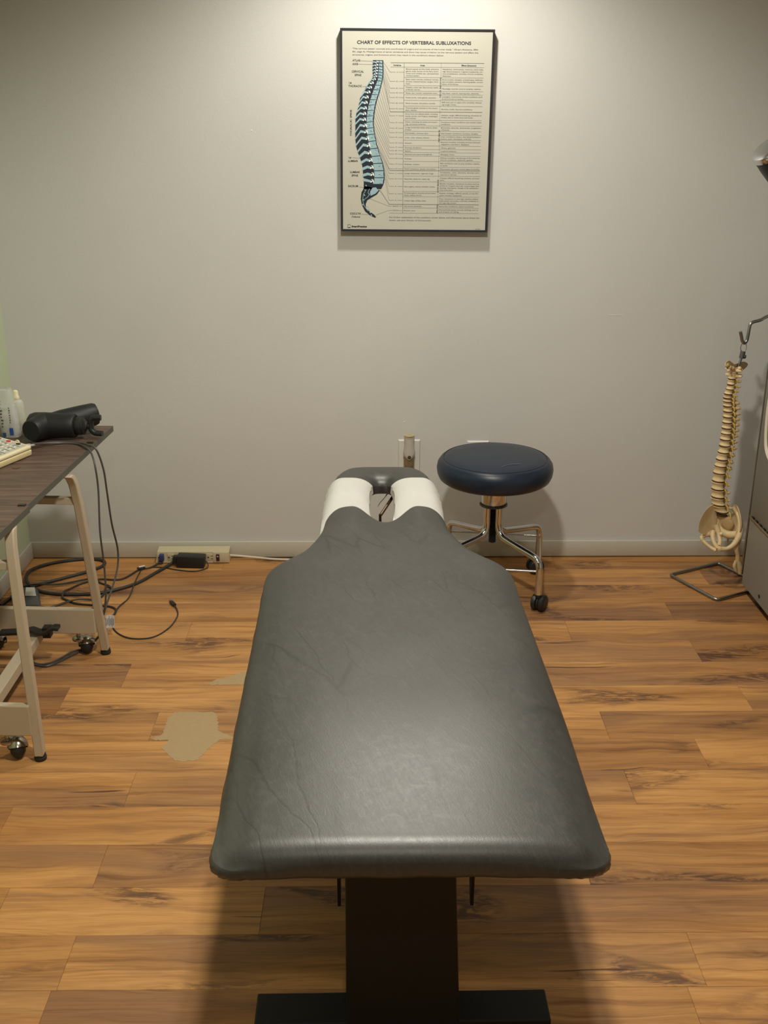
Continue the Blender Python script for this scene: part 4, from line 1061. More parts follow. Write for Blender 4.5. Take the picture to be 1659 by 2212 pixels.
usb = cord('usb_cable', [(-0.905, 3.778, 0.008), (-0.9108, 3.763, 0.003), (-0.9034, 3.636, 0.0145), (-0.9023, 3.520, 0.003), (-0.9164, 3.434, 0.0095), (-0.9204, 3.365, 0.0085), (-0.9082, 3.292, 0.003), (-0.8754, 3.232, 0.003), (-0.8202, 3.1935, 0.003), (-0.7524, 3.203, 0.003), (-0.7107, 3.273, 0.003), (-0.6981, 3.364, 0.003), (-0.710, 3.420, 0.005), (-0.722, 3.442, 0.006)], 0.0024, CORDM, 'thin black cable curling on the floor with a small plug at its end')
pl = MB().bevbox((-0.731, 3.461, 0.0075), (0.013, 0.036, 0.009), 0.002, Matrix.Rotation(0.55, 3, 'Z')).build('plug', BLACKP, usb)
MB().box((-0.7435, 3.4815, 0.0075), (0.007, 0.014, 0.004), Matrix.Rotation(0.55, 3, 'Z')).build('plug_tip', STEEL, pl, smooth=0)
cs = MB().box((-0.9115, 3.783, 0.0085), (0.030, 0.018, 0.006), Matrix.Rotation(0.6, 3, 'Z')).build('cord_splice', BLACKP, usb, smooth=0, bevel=0.002)
MB().box((-0.910, 3.790, 0.0122), (0.024, 0.010, 0.001), Matrix.Rotation(0.6, 3, 'Z')).build('splice_label', mat('white_sticker', (0.75, 0.74, 0.7), 0.5), cs, smooth=0)
# printed tag hanging on the thin cable
tg = thing('cord_tag', (-0.893, 3.205, 0.0), 'small white printed tag on the cord beside the cart leg', 'tag')
TAGM = mat('white_tag', (0.68, 0.66, 0.62), 0.55, var=0.04)
sh = MB().grid([[(-0.9085 + 0.031 * u, 3.205 + 0.010 * v + 0.003 * math.sin(u * 3.1), 0.0365 + 0.042 * v) for u in (0, 0.25, 0.5, 0.75, 1)] for v in (0, 0.5, 1)], 0.0006).build('tag_sheet', TAGM, tg)
for q in range(6):
    u = 0.10 + q * 0.155
    MB().box((-0.9085 + 0.031 * u, 3.2085 + 0.003 * math.sin(u * 3.1) - 0.0006, 0.057), (0.0014, 0.0006, 0.028 - 0.006 * (q % 2)), Matrix.Rotation(-0.233, 3, 'X')).build('tag_print', INKGREY, tg, smooth=0)
MB().tube(catmull([(-0.893, 3.213, 0.078), (-0.905, 3.27, 0.040), (-0.914, 3.33, 0.008)], 5), 0.0012, 6).build('tag_loop', TAGM, tg)
MB().tube(catmull([(-0.902, 3.205, 0.038), (-0.903, 3.215, 0.015), (-0.905, 3.235, 0.002)], 4), 0.0012, 6).build('tag_loop', TAGM, tg)
# dark block with white sticker on the floor behind the cart panel
bx = thing('foot_switch', (-1.235, 3.46, 0.0), 'dark grey block with a white sticker on the floor behind the cart', 'foot switch')
RZ = Matrix.Rotation(0.42, 3, 'Z')
MB().add([(-1.285, 3.385, 0.001), (-1.175, 3.385, 0.001), (-1.243, 3.575, 0.001), (-1.315, 3.575, 0.001), (-1.275, 3.392, 0.034), (-1.186, 3.392, 0.034), (-1.250, 3.565, 0.026), (-1.305, 3.565, 0.026)],
         [(3, 2, 1, 0), (4, 5, 6, 7), (0, 1, 5, 4), (1, 2, 6, 5), (2, 3, 7, 6), (3, 0, 4, 7)]).build('block', mat('slate_grey_plastic', srgb(78, 80, 78), 0.5), bx, smooth=0, bevel=0.004)
MB().add([(-1.262, 3.475, 0.0315), (-1.222, 3.475, 0.0315), (-1.252, 3.556, 0.0280), (-1.284, 3.556, 0.0280), (-1.262, 3.475, 0.033), (-1.222, 3.475, 0.033), (-1.252, 3.556, 0.0295), (-1.284, 3.556, 0.0295)],
         [(3, 2, 1, 0), (4, 5, 6, 7), (0, 1, 5, 4), (1, 2, 6, 5), (2, 3, 7, 6), (3, 0, 4, 7)]).build('sticker', TAGM, bx, smooth=0)
MB().tube(catmull([(-1.190, 3.42, 0.012), (-1.12, 3.405, 0.007), (-1.04, 3.40, 0.007), (-0.985, 3.385, 0.007), (-0.97, 3.33, 0.007), (-1.02, 3.26, 0.007)], 6), 0.0065, 10).build('switch_cable', CORDM, bx)

# ------------------------------------------------------------------ power strip
ps = thing('power_strip', (-0.72, 3.865, 0.0), 'beige metal power strip against the baseboard', 'power strip')
PSM = mat('beige_strip_enamel', srgb(196, 184, 154), 0.45, var=0.03)
x0, x1 = -0.860, -0.578
bd = MB().add([(x0 - 0.008, 3.846, 0.002), (x1, 3.846, 0.002), (x1, 3.897, 0.002), (x0 - 0.008, 3.897, 0.002), (x0, 3.850, 0.048), (x1, 3.850, 0.048), (x1, 3.895, 0.055), (x0, 3.895, 0.055)],
              [(3, 2, 1, 0), (4, 5, 6, 7), (0, 1, 5, 4), (1, 2, 6, 5), (2, 3, 7, 6), (3, 0, 4, 7)]).build('housing', PSM, ps, smooth=0, bevel=0.002)
sw_ = MB().bevbox((-0.611, 3.848, 0.0255), (0.062, 0.008, 0.043), 0.002).build('switch_plate', PSM, ps)
rk = MB().bevbox((-0.622, 3.8425, 0.026), (0.013, 0.006, 0.028), 0.0015).build('rocker_switch', mat('dark_red_rocker', srgb(66, 30, 40), 0.3), ps)
MB().box((-0.622, 3.8393, 0.032), (0.007, 0.0008, 0.004)).build('rocker_mark', mat('pale_rocker_mark', (0.6, 0.5, 0.5), 0.5), rk, smooth=0)
HOLE = mat('socket_slot_black', (0.008, 0.008, 0.008), 0.6)
for xx in (-0.846, -0.806, -0.766, -0.726, -0.686, -0.652):
    so = MB().bevbox((xx, 3.8475, 0.026), (0.028, 0.0035, 0.030), 0.001).build('socket', PSM, ps)
    MB().box((xx - 0.008, 3.8455, 0.026), (0.005, 0.0012, 0.005)).build('ground_hole', HOLE, so, smooth=0)
    for dz in (-0.006, 0.006):
        MB().box((xx + 0.006, 3.8455, 0.026 + dz), (0.008, 0.0012, 0.0018)).build('blade_slot', HOLE, so, smooth=0)
MB().tube(catmull([(x1 - 0.001, 3.876, 0.022), (-0.55, 3.876, 0.020), (-0.47, 3.880, 0.010), (-0.38, 3.872, 0.005), (-0.22, 3.868, 0.005), (0.0, 3.87, 0.005), (0.13, 3.885, 0.005), (0.20, 3.888, 0.005)], 6), 0.0045, 10).build('supply_cord', WHITECORD, ps)
bp_ = thing('blue_plug', (-0.842, 3.83, 0.012), 'blue plug in the power strip with its thin dark cord on the floor', 'plug')
MB().bevbox((-0.840, 3.8335, 0.032), (0.018, 0.021, 0.026), 0.003).build('plug_body', mat('blue_plug_plastic', srgb(52, 64, 110), 0.4), bp_)
MB().tube([(-0.8405, 3.832, 0.022), (-0.843, 3.836, 0.012), (-0.848, 3.830, 0.008)], [0.0065, 0.004], 10).build('strain_relief', mat('blue_plug_plastic', srgb(52, 64, 110), 0.4), bp_)
adp = thing('power_adaptor', (-0.722, 3.815, 0.0), 'black power adaptor brick at the power strip with its thick coiled cord', 'adaptor')
MB().bevbox((-0.722, 3.818, 0.026), (0.108, 0.048, 0.044), 0.004, Matrix.Rotation(-0.05, 3, 'Z') @ Matrix.Rotation(0.03, 3, 'Y')).build('adaptor_body', BLACKP, adp)
MB().box((-0.680, 3.7955, 0.0145), (0.006, 0.0006, 0.003)).build('adaptor_mark', KEYW, adp, smooth=0)
MB().bevbox((-0.784, 3.826, 0.027), (0.020, 0.026, 0.030), 0.004).build('adaptor_plug', BLACKP, adp)
MB().tube(catmull([(-0.668, 3.812, 0.028), (-0.658, 3.806, 0.020), (-0.657, 3.790, 0.006), (-0.70, 3.763, 0.003), (-0.765, 3.774, 0.003), (-0.83, 3.80, 0.003), (-0.87, 3.803, 0.003)], 7), 0.0022, 8).build('adaptor_lead', CORDM, adp)

# heavy cord from the adaptor, coiled once on the floor
cord('mains_cord', [(-0.780, 3.835, 0.022), (-0.800, 3.82, 0.012), (-0.843, 3.751, 0.006), (-0.906, 3.634, 0.006), (-1.009, 3.559, 0.006), (-1.124, 3.544, 0.006), (-1.232, 3.567, 0.0075), (-1.300, 3.625, 0.016), (-1.326, 3.705, 0.019), (-1.322, 3.775, 0.011), (-1.270, 3.840, 0.006), (-1.165, 3.878, 0.006), (-1.085, 3.868, 0.006), (-1.065, 3.82, 0.006), (-1.10, 3.765, 0.006), (-1.19, 3.69, 0.006), (-1.27, 3.625, 0.0062), (-1.315, 3.56, 0.006), (-1.345, 3.45, 0.006)], 0.0062, CORDM, None, n=10, parent=adp)
cord('charging_cord', [(-0.845, 3.842, 0.030), (-0.852, 3.825, 0.012), (-0.880, 3.795, 0.004), (-0.9185, 3.774, 0.004), (-0.9665, 3.686, 0.004), (-1.049, 3.686, 0.004), (-1.101, 3.652, 0.004), (-1.137, 3.593, 0.006), (-1.143, 3.545, 0.017), (-1.141, 3.515, 0.006), (-1.110, 3.491, 0.004), (-1.078, 3.468, 0.004), (-1.01, 3.455, 0.004), (-0.947, 3.440, 0.004), (-0.922, 3.405, 0.004), (-0.932, 3.352, 0.004), (-0.99, 3.30, 0.004)], 0.0036, CORDM, None, parent=bp_)

# ------------------------------------------------------------------ wall outlets
def outlet(cx, ztop, label, dup):
    w, h = 0.086, 0.128
    o = thing('wall_outlet', (cx, WALL_Y, ztop - h), label, 'outlet', 'wall outlets')
    c = (cx, WALL_Y - 0.004, ztop - h / 2)
    pl = MB().add([(cx - w / 2, WALL_Y - 0.0004, ztop - h), (cx + w / 2, WALL_Y - 0.0004, ztop - h), (cx + w / 2, WALL_Y - 0.0004, ztop), (cx - w / 2, WALL_Y - 0.0004, ztop),
                   (cx - w / 2 + 0.004, WALL_Y - 0.007, ztop - h + 0.004), (cx + w / 2 - 0.004, WALL_Y - 0.007, ztop - h + 0.004), (cx + w / 2 - 0.004, WALL_Y - 0.007, ztop - 0.0045), (cx - w / 2 + 0.004, WALL_Y - 0.007, ztop - 0.0045)],
                  [(0, 1, 2, 3), (7, 6, 5, 4), (0, 4, 5, 1), (1, 5, 6, 2), (2, 6, 7, 3), (3, 7, 4, 0)]).build('cover_plate', mat('white_outlet_plastic', (0.66, 0.65, 0.62), 0.35, var=0.02), o, smooth=0)
    for dz in (-0.022, 0.022):
        MB().bevbox((cx, WALL_Y - 0.0078, c[2] + dz), (0.034, 0.0030, 0.030), 0.0012).build('receptacle', mat('white_outlet_plastic', (0.66, 0.65, 0.62), 0.35), o)
        for dx in (-0.006, 0.006):
            MB().box((cx + dx, WALL_Y - 0.0095, c[2] + dz + 0.004), (0.0018, 0.0008, 0.008)).build('blade_slot', HOLE, o, smooth=0)
    return o
outlet(0.1275, 0.4862, 'white wall outlet plate holding a plug-in freshener', 0)
outlet(0.392, 0.4808, 'white wall outlet plate half hidden behind the stool seat', 1)

# plug-in freshener
fr = thing('plug_in_freshener', (0.125, WALL_Y - 0.035, 0.375), 'grey plug-in air freshener with amber cup on the wall outlet', 'air freshener')
FRM = mat('grey_freshener_plastic', srgb(186, 180, 172), 0.4, var=0.03)
fx, fy = 0.1265, WALL_Y - 0.034
vs = []; fs = []
# vase-like front shell: (height, half width, half depth)
shell = [(0.512, 0.0205, 0.015), (0.505, 0.0205, 0.0155), (0.492, 0.0195, 0.016), (0.478, 0.0190, 0.0165), (0.465, 0.0200, 0.017), (0.450, 0.0220, 0.018), (0.440, 0.0235, 0.0185), (0.432, 0.0215, 0.019), (0.424, 0.0155, 0.019), (0.419, 0.0090, 0.019), (0.4165, 0.0040, 0.018)]
n = 28
for z, a, b in shell:
    for i in range(n):
        t = 2 * math.pi * i / n
        vs.append((fx + a * math.cos(t), fy + b * math.sin(t), z))
for j in range(len(shell) - 1):
    for i in range(n):
        q = (i + 1) % n; fs.append((j * n + i, j * n + q, (j + 1) * n + q, (j + 1) * n + i))
fs += [tuple(range(n)), tuple(range(len(vs) - n, len(vs)))]
MB().add(vs, fs).build('shell', FRM, fr, smooth=50)
MB().lathe([(0.0195, 0), (0.0185, 0.0025), (0.010, 0.003), (0.004, 0.0022), (0.003, 0.0045), (0.0005, 0.005)], (fx, fy, 0.5105), (0, 0, 1), 28).build('amber_vent', mat('amber_plastic', srgb(178, 162, 122), 0.35), fr, smooth=40)
MB().lathe([(0.0068, 0), (0.0068, 0.002), (0.005, 0.0026)], (fx, fy - 0.0182, 0.4295), (0, -1, -0.08), 20).build('dial_button', mat('dark_grey_button', srgb(70, 64, 58), 0.4), fr)
MB().lathe([(0.004, 0.378), (0.015, 0.379), (0.0200, 0.386), (0.0210, 0.400), (0.0210, 0.420), (0.0205, 0.436)], (fx, fy + 0.009, 0), (0, 0, 1), 28).build('scent_cup', mat('smoky_amber_cup', srgb(150, 132, 104), 0.15, trans=0.25, var=0.1), fr, smooth=50)
MB().box((fx, WALL_Y - 0.0135, 0.445), (0.030, 0.010, 0.030)).build('plug_back', FRM, fr, smooth=0)
MB().lathe([(0.004, 0), (0.004, 0.003)], (fx, fy - 0.0125, 0.3815), (0, -1, 0.0), 12).build('cup_tab', KEYW, fr)

# ------------------------------------------------------------------ hanging spine model and its stand
stand = thing('spine_stand', (1.285, 3.648, 0.0), 'bent grey steel rod stand with a square floor loop', 'stand')
RR = 0.0062
sqc = [(1.120, 3.705), (1.340, 3.818), (1.450, 3.590), (1.230, 3.476)]
def rounded_loop(pts, r, z):
    out = []
    n = len(pts)
    for i in range(n):
        p = Vector((*pts[i], z)); a = Vector((*pts[i - 1], z)); b = Vector((*pts[(i + 1) % n], z))
        da = (a - p).normalized() * r; db = (b - p).normalized() * r
        for q in range(6):
            t = q / 5; out.append((p + da) * (1 - t) ** 2 + p * 2 * t * (1 - t) + (p + db) * t * t)
    return out
MB().tube(rounded_loop(sqc, 0.018, RR + 0.0006), RR, 12, closed=True).build('floor_loop', STEEL, stand)
jl = Vector((1.1725, 3.5985, RR)); dirn = Vector((0.11, -0.229, 0)).normalized()
MB().cyl(jl - dirn * 0.003, jl + dirn * 0.003, RR + 0.0007, 14).build('weld_collar', STEEL, stand)
mid = (Vector((*sqc[1], 0)) + Vector((*sqc[2], 0))) / 2
hook = [(mid.x, mid.y, 0.006), (mid.x + 0.004, mid.y, 0.40), (mid.x + 0.004, mid.y, 0.95), (mid.x, mid.y, 0.990), (mid.x - 0.012, mid.y - 0.006, 0.9965), (mid.x - 0.04, mid.y - 0.024, 0.9915), (1.335, 3.664, 0.9855), (1.310, 3.654, 0.9812), (1.3005, 3.6505, 0.9785), (1.2955, 3.649, 0.9735), (1.2932, 3.648, 0.964), (1.2905, 3.646, 0.935), (1.2880, 3.645, 0.918), (1.280, 3.643, 0.909), (1.271, 3.641, 0.917), (1.266, 3.640, 0.932), (1.260, 3.639, 0.949)]
MB().tube(catmull(hook, 6), 0.0058, 12).build('hook_rod', STEEL, stand)

spine = thing('spine_model', (1.25, 3.63, 0.05), 'cream plastic human spine model hanging from the steel stand', 'anatomical model')
ring = [(1.279 + 0.0100 * math.cos(t), 3.644 + 0.002 * math.sin(2 * t), 0.8945 + 0.0165 * math.sin(t)) for t in [2 * math.pi * i / 24 for i in range(24)]]
MB().tube(ring, 0.0014, 8, closed=True).build('hanging_ring', STEEL, spine)
MB().cyl((1.279, 3.643, 0.880), (1.2748, 3.640, 0.8555), 0.0088, 16).build('clamp_sleeve', mat('slate_clamp', srgb(84, 84, 86), 0.5, 0.3), spine)
MB().lathe([(0.0055, 0), (0.0065, 0.003), (0.0055, 0.007)], (1.282, 3.638, 0.8625), (0.85, -0.5, -0.1), 14).build('thumb_screw', BLACKP, spine)
MB().tube(catmull([(1.275, 3.641, 0.858), (1.266, 3.638, 0.825), (1.254, 3.636, 0.79)], 4), 0.0046, 10).build('core_rod', STEEL, spine)
ANTD = Vector((-0.76, -0.65, 0)); LAT = Vector((0.65, -0.76, 0)); POS = -ANTD; UP = Vector((0, 0, 1))
SPN = [(1.2461, 0.8156), (1.2484, 0.7958), (1.2459, 0.7744), (1.2463, 0.7562), (1.2417, 0.7396), (1.2387, 0.7229), (1.2395, 0.7112), (1.2413, 0.6965), (1.2454, 0.6776), (1.2476, 0.6574), (1.2482, 0.6371), (1.2489, 0.6167), (1.2495, 0.5963), (1.2485, 0.5757), (1.2493, 0.5534), (1.2487, 0.5292), (1.2449, 0.5032), (1.2427, 0.4771), (1.2404, 0.4527), (1.2401, 0.4245), (1.2402, 0.3927), (1.2435, 0.3625), (1.2468, 0.3321), (1.2567, 0.3034), (1.2714, 0.2781)]
def elrings(mb, c, levels, axu, axl, axa, n=18):
    """stack of ellipses: (height, lateral radius, front-back radius)"""
    vs = []; fs = []
    for h, rl, ra in levels:
        for i in range(n):
            t = 2 * math.pi * i / n
            ca = math.cos(t); back = 0.78 if ca < -0.2 else 1.0
            vs.append(c + axu * h + axl * (rl * math.sin(t)) + axa * (ra * ca * back))
    for j in range(len(levels) - 1):
        for i in range(n):
            q = (i + 1) % n; fs.append((j * n + i, j * n + q, (j + 1) * n + q, (j + 1) * n + i))
    fs += [tuple(reversed(range(n))), tuple(range(len(vs) - n, len(vs)))]
    mb.add(vs, fs)
rb = random.Random(21)
for i in range(24):
    c = Vector((SPN[i][0], 3.632, SPN[i][1])); nx = Vector((SPN[i + 1][0], 3.632, SPN[i + 1][1]))
    up = (c - nx).normalized(); gap = (c - nx).length
    f = i / 23
    w = 0.0130 + 0.0125 * f ** 1.15; dp = 0.0115 + 0.0090 * f
    hh = gap * 0.5 - (0.0012 if i < 7 else 0.0020)
    mb = MB()
    elrings(mb, c, [(-hh, w * 0.97, dp * 0.97), (-hh * 0.85, w * 1.04, dp * 1.04), (-hh * 0.4, w * 0.90, dp * 0.88), (0, w * 0.85, dp * 0.83), (hh * 0.4, w * 0.90, dp * 0.88), (hh * 0.85, w * 1.03, dp * 1.03), (hh, w * 0.96, dp * 0.96)], up, LAT, ANTD)
    # arch, transverse and spinous processes, facet bumps
    b0 = c + POS * dp * 0.75
    tr = (0.021 if i < 7 else 0.025 if i < 19 else 0.030)
    for sg in (-1, 1):
        mb.tube(catmull([b0 + LAT * sg * w * 0.6, b0 + LAT * sg * w * 0.75 + POS * 0.008, b0 + LAT * sg * (tr - 0.003) + POS * (0.011 if i < 7 else 0.019 if i < 19 else 0.010) + UP * 0.001, b0 + LAT * sg * (tr + 0.004) + POS * (0.014 if i < 7 else 0.024 if i < 19 else 0.013) + UP * rb.uniform(-0.001, 0.004)], 4), [0.0050, 0.0046, 0.0058 if i < 7 else 0.0078 if i < 19 else 0.0056, 0.0030], 10)
        mb.tube([b0 + LAT * sg * w * 0.5 + POS * 0.008 - UP * hh * 1.05, b0 + LAT * sg * w * 0.55 + POS * 0.007, b0 + LAT * sg * w * 0.5 + POS * 0.006 + UP * hh * 1.1], [0.0030, 0.0046, 0.0030], 8)
    sl = (0.018 if i < 6 else 0.030 if i < 19 else 0.028); dr = (0.004 if i < 6 else 0.016 if i < 17 else 0.004)
    mb.tube(catmull([b0 + POS * 0.010, b0 + POS * (0.010 + sl * 0.5) - UP * dr * 0.5, b0 + POS * (0.010 + sl) - UP * dr], 4), [0.0056, 0.0048, 0.0046 if i < 6 else 0.0064], 10)
    if i < 2:  # wide wings of the topmost vertebra
        for sg in (-1, 1): mb.tube([b0 + ANTD * 0.006, b0 + ANTD * 0.004 + LAT * sg * 0.022, b0 + ANTD * 0.002 + LAT * sg * 0.031], [0.006, 0.0058, 0.003], 8)
    mb.build('vertebra', BONE, spine, smooth=50)
    if i >= 1:
        dsc = MB(); m_ = (c + nx) / 2
        elrings(dsc, m_ + ANTD * 0.0006, [(-0.0026, w * 0.99, dp * 0.99), (0, w * 1.05, dp * 1.06), (0.0026, w * 0.99, dp * 0.99)], up, LAT, ANTD, 18)
        dsc.build('disc', DISC, spine, smooth=60)
        for sg in (-1, 1):
            q0 = m_ + POS * dp * 0.55 + LAT * sg * w * 0.55
            ln = 0.012 + 0.012 * f
            MB().tube(catmull([q0, q0 + LAT * sg * (w * 0.35 + 0.004) - UP * 0.004 + POS * 0.002, q0 + LAT * sg * (w * 0.35 + 0.006 + 0.004 * f) - UP * ln + POS * 0.004], 4), [0.0030, 0.0034, 0.0022], 8).build('nerve_root', NERVE, spine)

def plate(outline, mapf, depth, thick, name, m, parent, rings=5):
    """ear-shaped bone plate: rings shrink towards the centre and sink by depth; mapf(u, v, sink) -> world"""
    cu = sum(p[0] for p in outline) / len(outline); cv = sum(p[1] for p in outline) / len(outline)
    pts = [Vector((p[0], p[1], 0)) for p in outline]; ol = catmull(pts, 4, closed=True); n = len(ol)
    vs = []; fs = []
    for side in (0, 1):
        base = len(vs)
        for k_ in range(rings):
            s_ = 1 - k_ / rings
            for p in ol:
                e = 0.35 if k_ == 0 else 1.0
                sink = depth * (1 - s_ * s_) + (thick * 0.5 * e * (1 if side else -1))
                vs.append(mapf(cu + (p.x - cu) * s_, cv + (p.y - cv) * s_, sink))
        vs.append(mapf(cu, cv, depth + thick * 0.5 * (1 if side else -1)))
        for k_ in range(rings - 1):
            for i in range(n):
                q = (i + 1) % n; fs.append((base + k_ * n + i, base + k_ * n + q, base + (k_ + 1) * n + q, base + (k_ + 1) * n + i))
        for i in range(n): fs.append((base + (rings - 1) * n + i, base + (rings - 1) * n + (i + 1) % n, base + rings * n))
    half = rings * n + 1
    for i in range(n):
        q = (i + 1) % n; fs.append((i, q, half + q, half + i))
    return MB().add(vs, fs).build(name, m, parent, smooth=60)

wing = [(1.2430, 0.3185), (1.2161, 0.3155), (1.1955, 0.3005), (1.1805, 0.2746), (1.1755, 0.251), (1.1773, 0.2263), (1.1868, 0.2175), (1.2015, 0.2085), (1.2251, 0.195), (1.2399, 0.188), (1.2520, 0.2051), (1.2540, 0.2417), (1.2500, 0.2850)]
plate(wing, lambda u, v, s: Vector((u, 3.635 - (u - 1.245) * -0.55 + s, v)), 0.010, 0.008, 'ilium_wing', BONE, spine)
# far-side wing, seen almost edge-on
wing2 = [(0.0, 0.300), (0.020, 0.312), (0.045, 0.300), (0.068, 0.272), (0.078, 0.245), (0.072, 0.222), (0.045, 0.205), (0.018, 0.200), (0.004, 0.225), (-0.004, 0.262)]
plate(wing2, lambda u, v, s: Vector((1.318 + u * 0.10 + s, 3.665 - u * 1.05, v)), 0.012, 0.009, 'ilium_wing', BONE, spine)
# sacrum: tapered, curved wedge, then tailbone
mb = MB()
elrings(mb, Vector((1.283, 3.645, 0.262)), [(0.010, 0.026, 0.016), (0.0, 0.034, 0.018), (-0.02, 0.036, 0.016), (-0.04, 0.027, 0.013), (-0.062, 0.018, 0.010), (-0.078, 0.011, 0.007)], (UP + ANTD * 0.35).normalized(), LAT, ANTD)
mb.build('sacrum', BONE, spine, smooth=60)
MB().tube(catmull([(1.312, 3.672, 0.192), (1.313, 3.668, 0.175), (1.308, 3.655, 0.160)], 4), [0.007, 0.005, 0.002], 10).build('tailbone', BONE, spine)
elr = MB(); elrings(elr, Vector((1.268, 3.640, 0.2755)), [(-0.004, 0.023, 0.018), (0, 0.0245, 0.0195), (0.004, 0.023, 0.018)], (UP + ANTD * 0.3).normalized(), LAT, ANTD); elr.build('disc', DISC, spine, smooth=60)
def bone(pts, r, name='pelvis_ramus', sub=5): return MB().tube(catmull(pts, sub), r, 12).build(name, BONE, spine, smooth=60)
bone([(1.314, 3.655, 0.298), (1.329, 3.628, 0.272), (1.333, 3.605, 0.238), (1.324, 3.590, 0.207), (1.305, 3.580, 0.180), (1.281, 3.575, 0.1665), (1.2560, 3.573, 0.1660)], [0.007, 0.0085, 0.0105, 0.0115, 0.0095, 0.0075, 0.0095])
bone([(1.238, 3.625, 0.215), (1.235, 3.605, 0.197), (1.238, 3.590, 0.182), (1.248, 3.578, 0.168)], [0.011, 0.0085, 0.0075, 0.0085])
bone([(1.238, 3.625, 0.208), (1.212, 3.625, 0.200), (1.198, 3.618, 0.194), (1.206, 3.605, 0.180), (1.224, 3.592, 0.166), (1.243, 3.578, 0.158)], [0.010, 0.0085, 0.0085, 0.0070, 0.0062, 0.0075])
bone([(1.262, 3.66, 0.262), (1.262, 3.655, 0.235), (1.272, 3.640, 0.212), (1.300, 3.625, 0.202), (1.322, 3.60, 0.212)], [0.012, 0.014, 0.0145, 0.015, 0.013])
bone([(1.250, 3.640, 0.235), (1.262, 3.625, 0.205), (1.262, 3.605, 0.185), (1.254, 3.585, 0.172)], [0.013, 0.0105, 0.008, 0.008])
MB().lathe([(0.0085, 0), (0.0095, 0.003), (0.0085, 0.008), (0.003, 0.011)], (1.254, 3.575, 0.1675), (-0.2, -1, 0.1), 16).build('pubic_disc', BONE, spine)
MB().lathe([(0.006, 0), (0.0062, 0.003), (0.004, 0.006), (0.001, 0.0068)], (1.2635, 3.606, 0.2130), (-0.2, -1, 0.15), 14).build('bolt_cap', CREAM, spine)
bone([(1.326, 3.600, 0.195), (1.321, 3.592, 0.160), (1.330, 3.595, 0.135), (1.335, 3.598, 0.108), (1.345, 3.600, 0.082), (1.350, 3.602, 0.055)], [0.013, 0.0085, 0.0075, 0.0085, 0.0105, 0.0065], 'ischium')
bone([(1.327, 3.596, 0.110), (1.322, 3.592, 0.090), (1.330, 3.593, 0.072)], [0.005, 0.0065, 0.005], 'ischium')
# piece of skull base at the top
occ = [(1.2062, 0.8527), (1.2204, 0.8565), (1.2334, 0.8413), (1.2579, 0.8396), (1.2804, 0.8412), (1.2986, 0.8379), (1.3150, 0.8247), (1.3050, 0.8110), (1.2836, 0.8035), (1.2609, 0.8143), (1.2311, 0.8183), (1.2136, 0.8298)]
plate(occ, lambda u, v, s: Vector((u, 3.632 + (u - 1.25) * 0.75 + s + (v - 0.83) * -0.4, v)), 0.006, 0.010, 'skull_base', BONE, spine, 4)
for p, r in (((1.214, 3.600, 0.842), 0.0085), ((1.226, 3.606, 0.832), 0.0075), ((1.238, 3.612, 0.828), 0.007), ((1.222, 3.600, 0.822), 0.0065), ((1.266, 3.622, 0.824), 0.0075)):
    q = Vector(p); MB().lathe([(0.001, -r), (r * 0.8, -r * 0.6), (r, 0), (r * 0.75, r * 0.65), (0.001, r)], tuple(q), (rb.uniform(-1, 1), rb.uniform(-1, 1), 1), 12).build('skull_base_knob', BONE, spine, smooth=70)

# ------------------------------------------------------------------ grey equipment cabinet on the right
cab = thing('equipment_cabinet', (1.58, 3.25, 0.0), 'grey metal equipment cabinet on casters at the right edge', 'cabinet')
CX0, CX1, CY0, CY1, CZ0, CZ1 = 1.335, 1.86, 2.93, 3.556, 0.046, 0.97
def rrect(x0, x1, y0, y1, r, n=6):
    out = []
    for cx_, cy_, a0 in ((x1 - r, y1 - r, 0), (x0 + r, y1 - r, 90), (x0 + r, y0 + r, 180), (x1 - r, y0 + r, 270)):
        for i in range(n + 1):
            t = math.radians(a0 + 90 * i / n); out.append((cx_ + r * math.cos(t), cy_ + r * math.sin(t)))
    return out
pr = rrect(CX0, CX1, CY0, CY1, 0.028)
MB().prism([(x, y, CZ0) for x, y in pr], (0, 0, CZ1 - CZ0)).build('body', GREYMETAL, cab, smooth=35, bevel=0.003)
MB().bevbox((CX0 - 0.0012, 3.235, 0.640), (0.004, 0.575, 0.640), 0.0015).build('side_panel', mat('grey_side_panel_enamel', srgb(120, 116, 108), 0.42, var=0.04), cab)
MB().box((CX0 - 0.0045, 3.235, 0.3125), (0.006, 0.57, 0.008)).build('trim_strip', mat('brushed_trim', (0.45, 0.44, 0.41), 0.3, 1.0), cab, smooth=0, bevel=0.001)
for q in range(14):
    MB().box((CX0 - 0.0050, 3.49 - q * 0.038, 0.3195), (0.005, 0.012, 0.004)).build('trim_slot', HOLE, cab, smooth=0)
MB().lathe([(0.0065, 0), (0.0065, 0.002), (0.004, 0.003)], (CX0, 3.355, 0.076), (-1, 0, 0), 14).build('screw', BLACKP, cab)
for x, y in ((1.372, 3.425), (1.372, 3.02), (1.82, 3.44), (1.82, 3.02)):
    cst = MB().lathe([(0.012, -0.012), (0.023, -0.011), (0.026, -0.006), (0.026, 0.006), (0.023, 0.011), (0.012, 0.012)], (x, y, 0.0263), (1, 0.12, 0), 26).build('caster_wheel', RUBBER, cab)
    MB().box((x, y, 0.0405), (0.032, 0.016, 0.016)).build('caster_fork', BLACKM, cst, smooth=0)
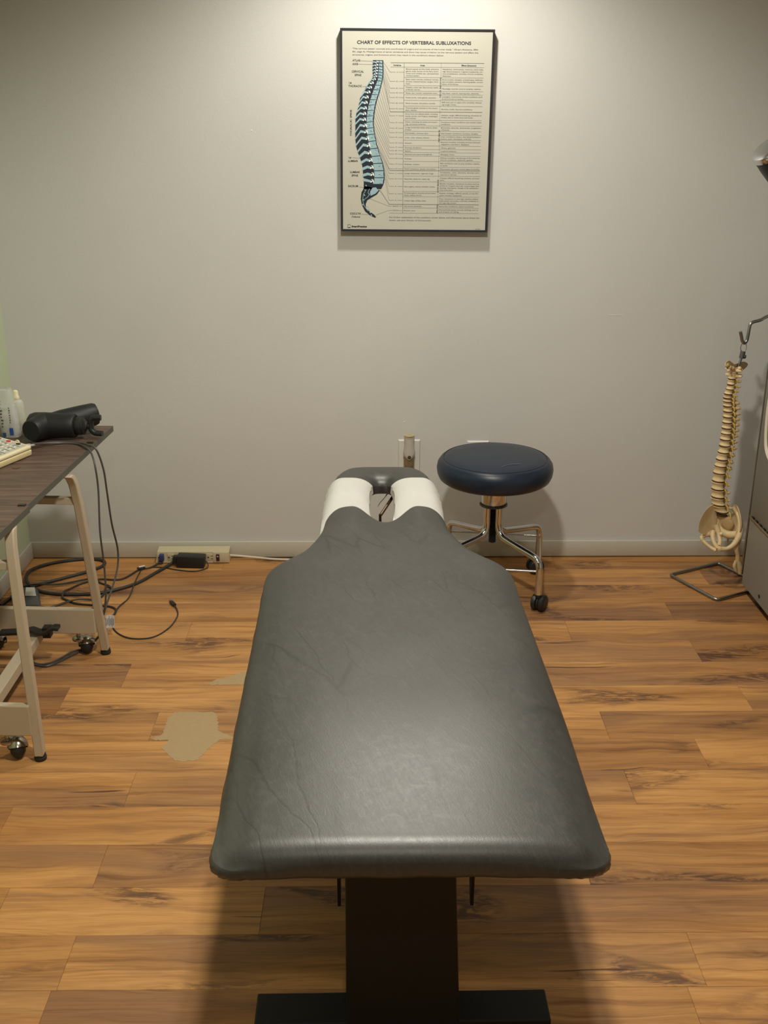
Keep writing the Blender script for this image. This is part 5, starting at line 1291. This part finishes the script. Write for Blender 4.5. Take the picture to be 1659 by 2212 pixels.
# looped cream cable over the side
cable = thing('looped_cable', (1.31, 3.42, 0.56), 'cream paired cable looped over the side of the grey cabinet', 'cable')
for off in (0.0, 0.0085):
    MB().tube(catmull([(1.42, 3.38, 0.976), (1.36, 3.395, 0.978), (1.322, 3.41, 0.965), (1.316, 3.425, 0.92), (1.314, 3.432 - off * 0.4, 0.849), (1.312, 3.438 - off, 0.729), (1.312, 3.426 - off, 0.635), (1.312, 3.398 - off, 0.586 + off * 0.7), (1.312, 3.330, 0.5628 + off), (1.312, 3.26, 0.585 + off), (1.312, 3.225 + off, 0.66), (1.312, 3.22 + off, 0.80), (1.318, 3.24, 0.94), (1.36, 3.27, 0.977), (1.42, 3.29, 0.976)], 7), 0.0042, 10).build('cable_strand', WHITECORD, cable)

# ------------------------------------------------------------------ examination lamp, upper right
lamp = thing('examination_lamp', (1.98, 3.30, 0.0), 'black examination lamp head with a chrome cap at the right edge', 'lamp')
la = Vector((0.60, 0.12, -0.80)).normalized(); lo = Vector((1.181, 3.300, 1.5665))
MB().lathe([(0.010, -0.007), (0.050, -0.006), (0.066, -0.003), (0.0725, 0.001), (0.0740, 0.005), (0.0740, 0.018), (0.070, 0.020)], tuple(lo), tuple(la), 48).build('chrome_cap', CHROME, lamp, smooth=35)
MB().lathe([(0.069, 0.0195), (0.0715, 0.023), (0.0705, 0.05), (0.066, 0.09), (0.058, 0.125), (0.046, 0.150), (0.024, 0.164), (0.002, 0.167)], tuple(lo), tuple(la), 48).build('lamp_head', mat('satin_black_enamel', (0.016, 0.016, 0.018), 0.38, var=0.08), lamp, smooth=40)
tip = lo - la * 0.006
MB().tube(catmull([tip + la * 0.004, tip + Vector((0.012, 0, 0.016)), tip + Vector((0.05, 0, 0.04)), (1.30, 3.30, 1.66), (1.50, 3.30, 1.76), (1.75, 3.30, 1.74), (1.95, 3.30, 1.52), (1.98, 3.30, 1.38)], 8), 0.0085, 12).build('gooseneck', CHROME, lamp)
MB().cyl((1.98, 3.30, 0.03), (1.98, 3.30, 1.40), 0.014, 18).build('pole', CHROME, lamp)
MB().lathe([(0.12, 0.001), (0.12, 0.012), (0.11, 0.020), (0.03, 0.030), (0.016, 0.045)], (1.98, 3.30, 0), (0, 0, 1), 36).build('base', BLACKM, lamp)
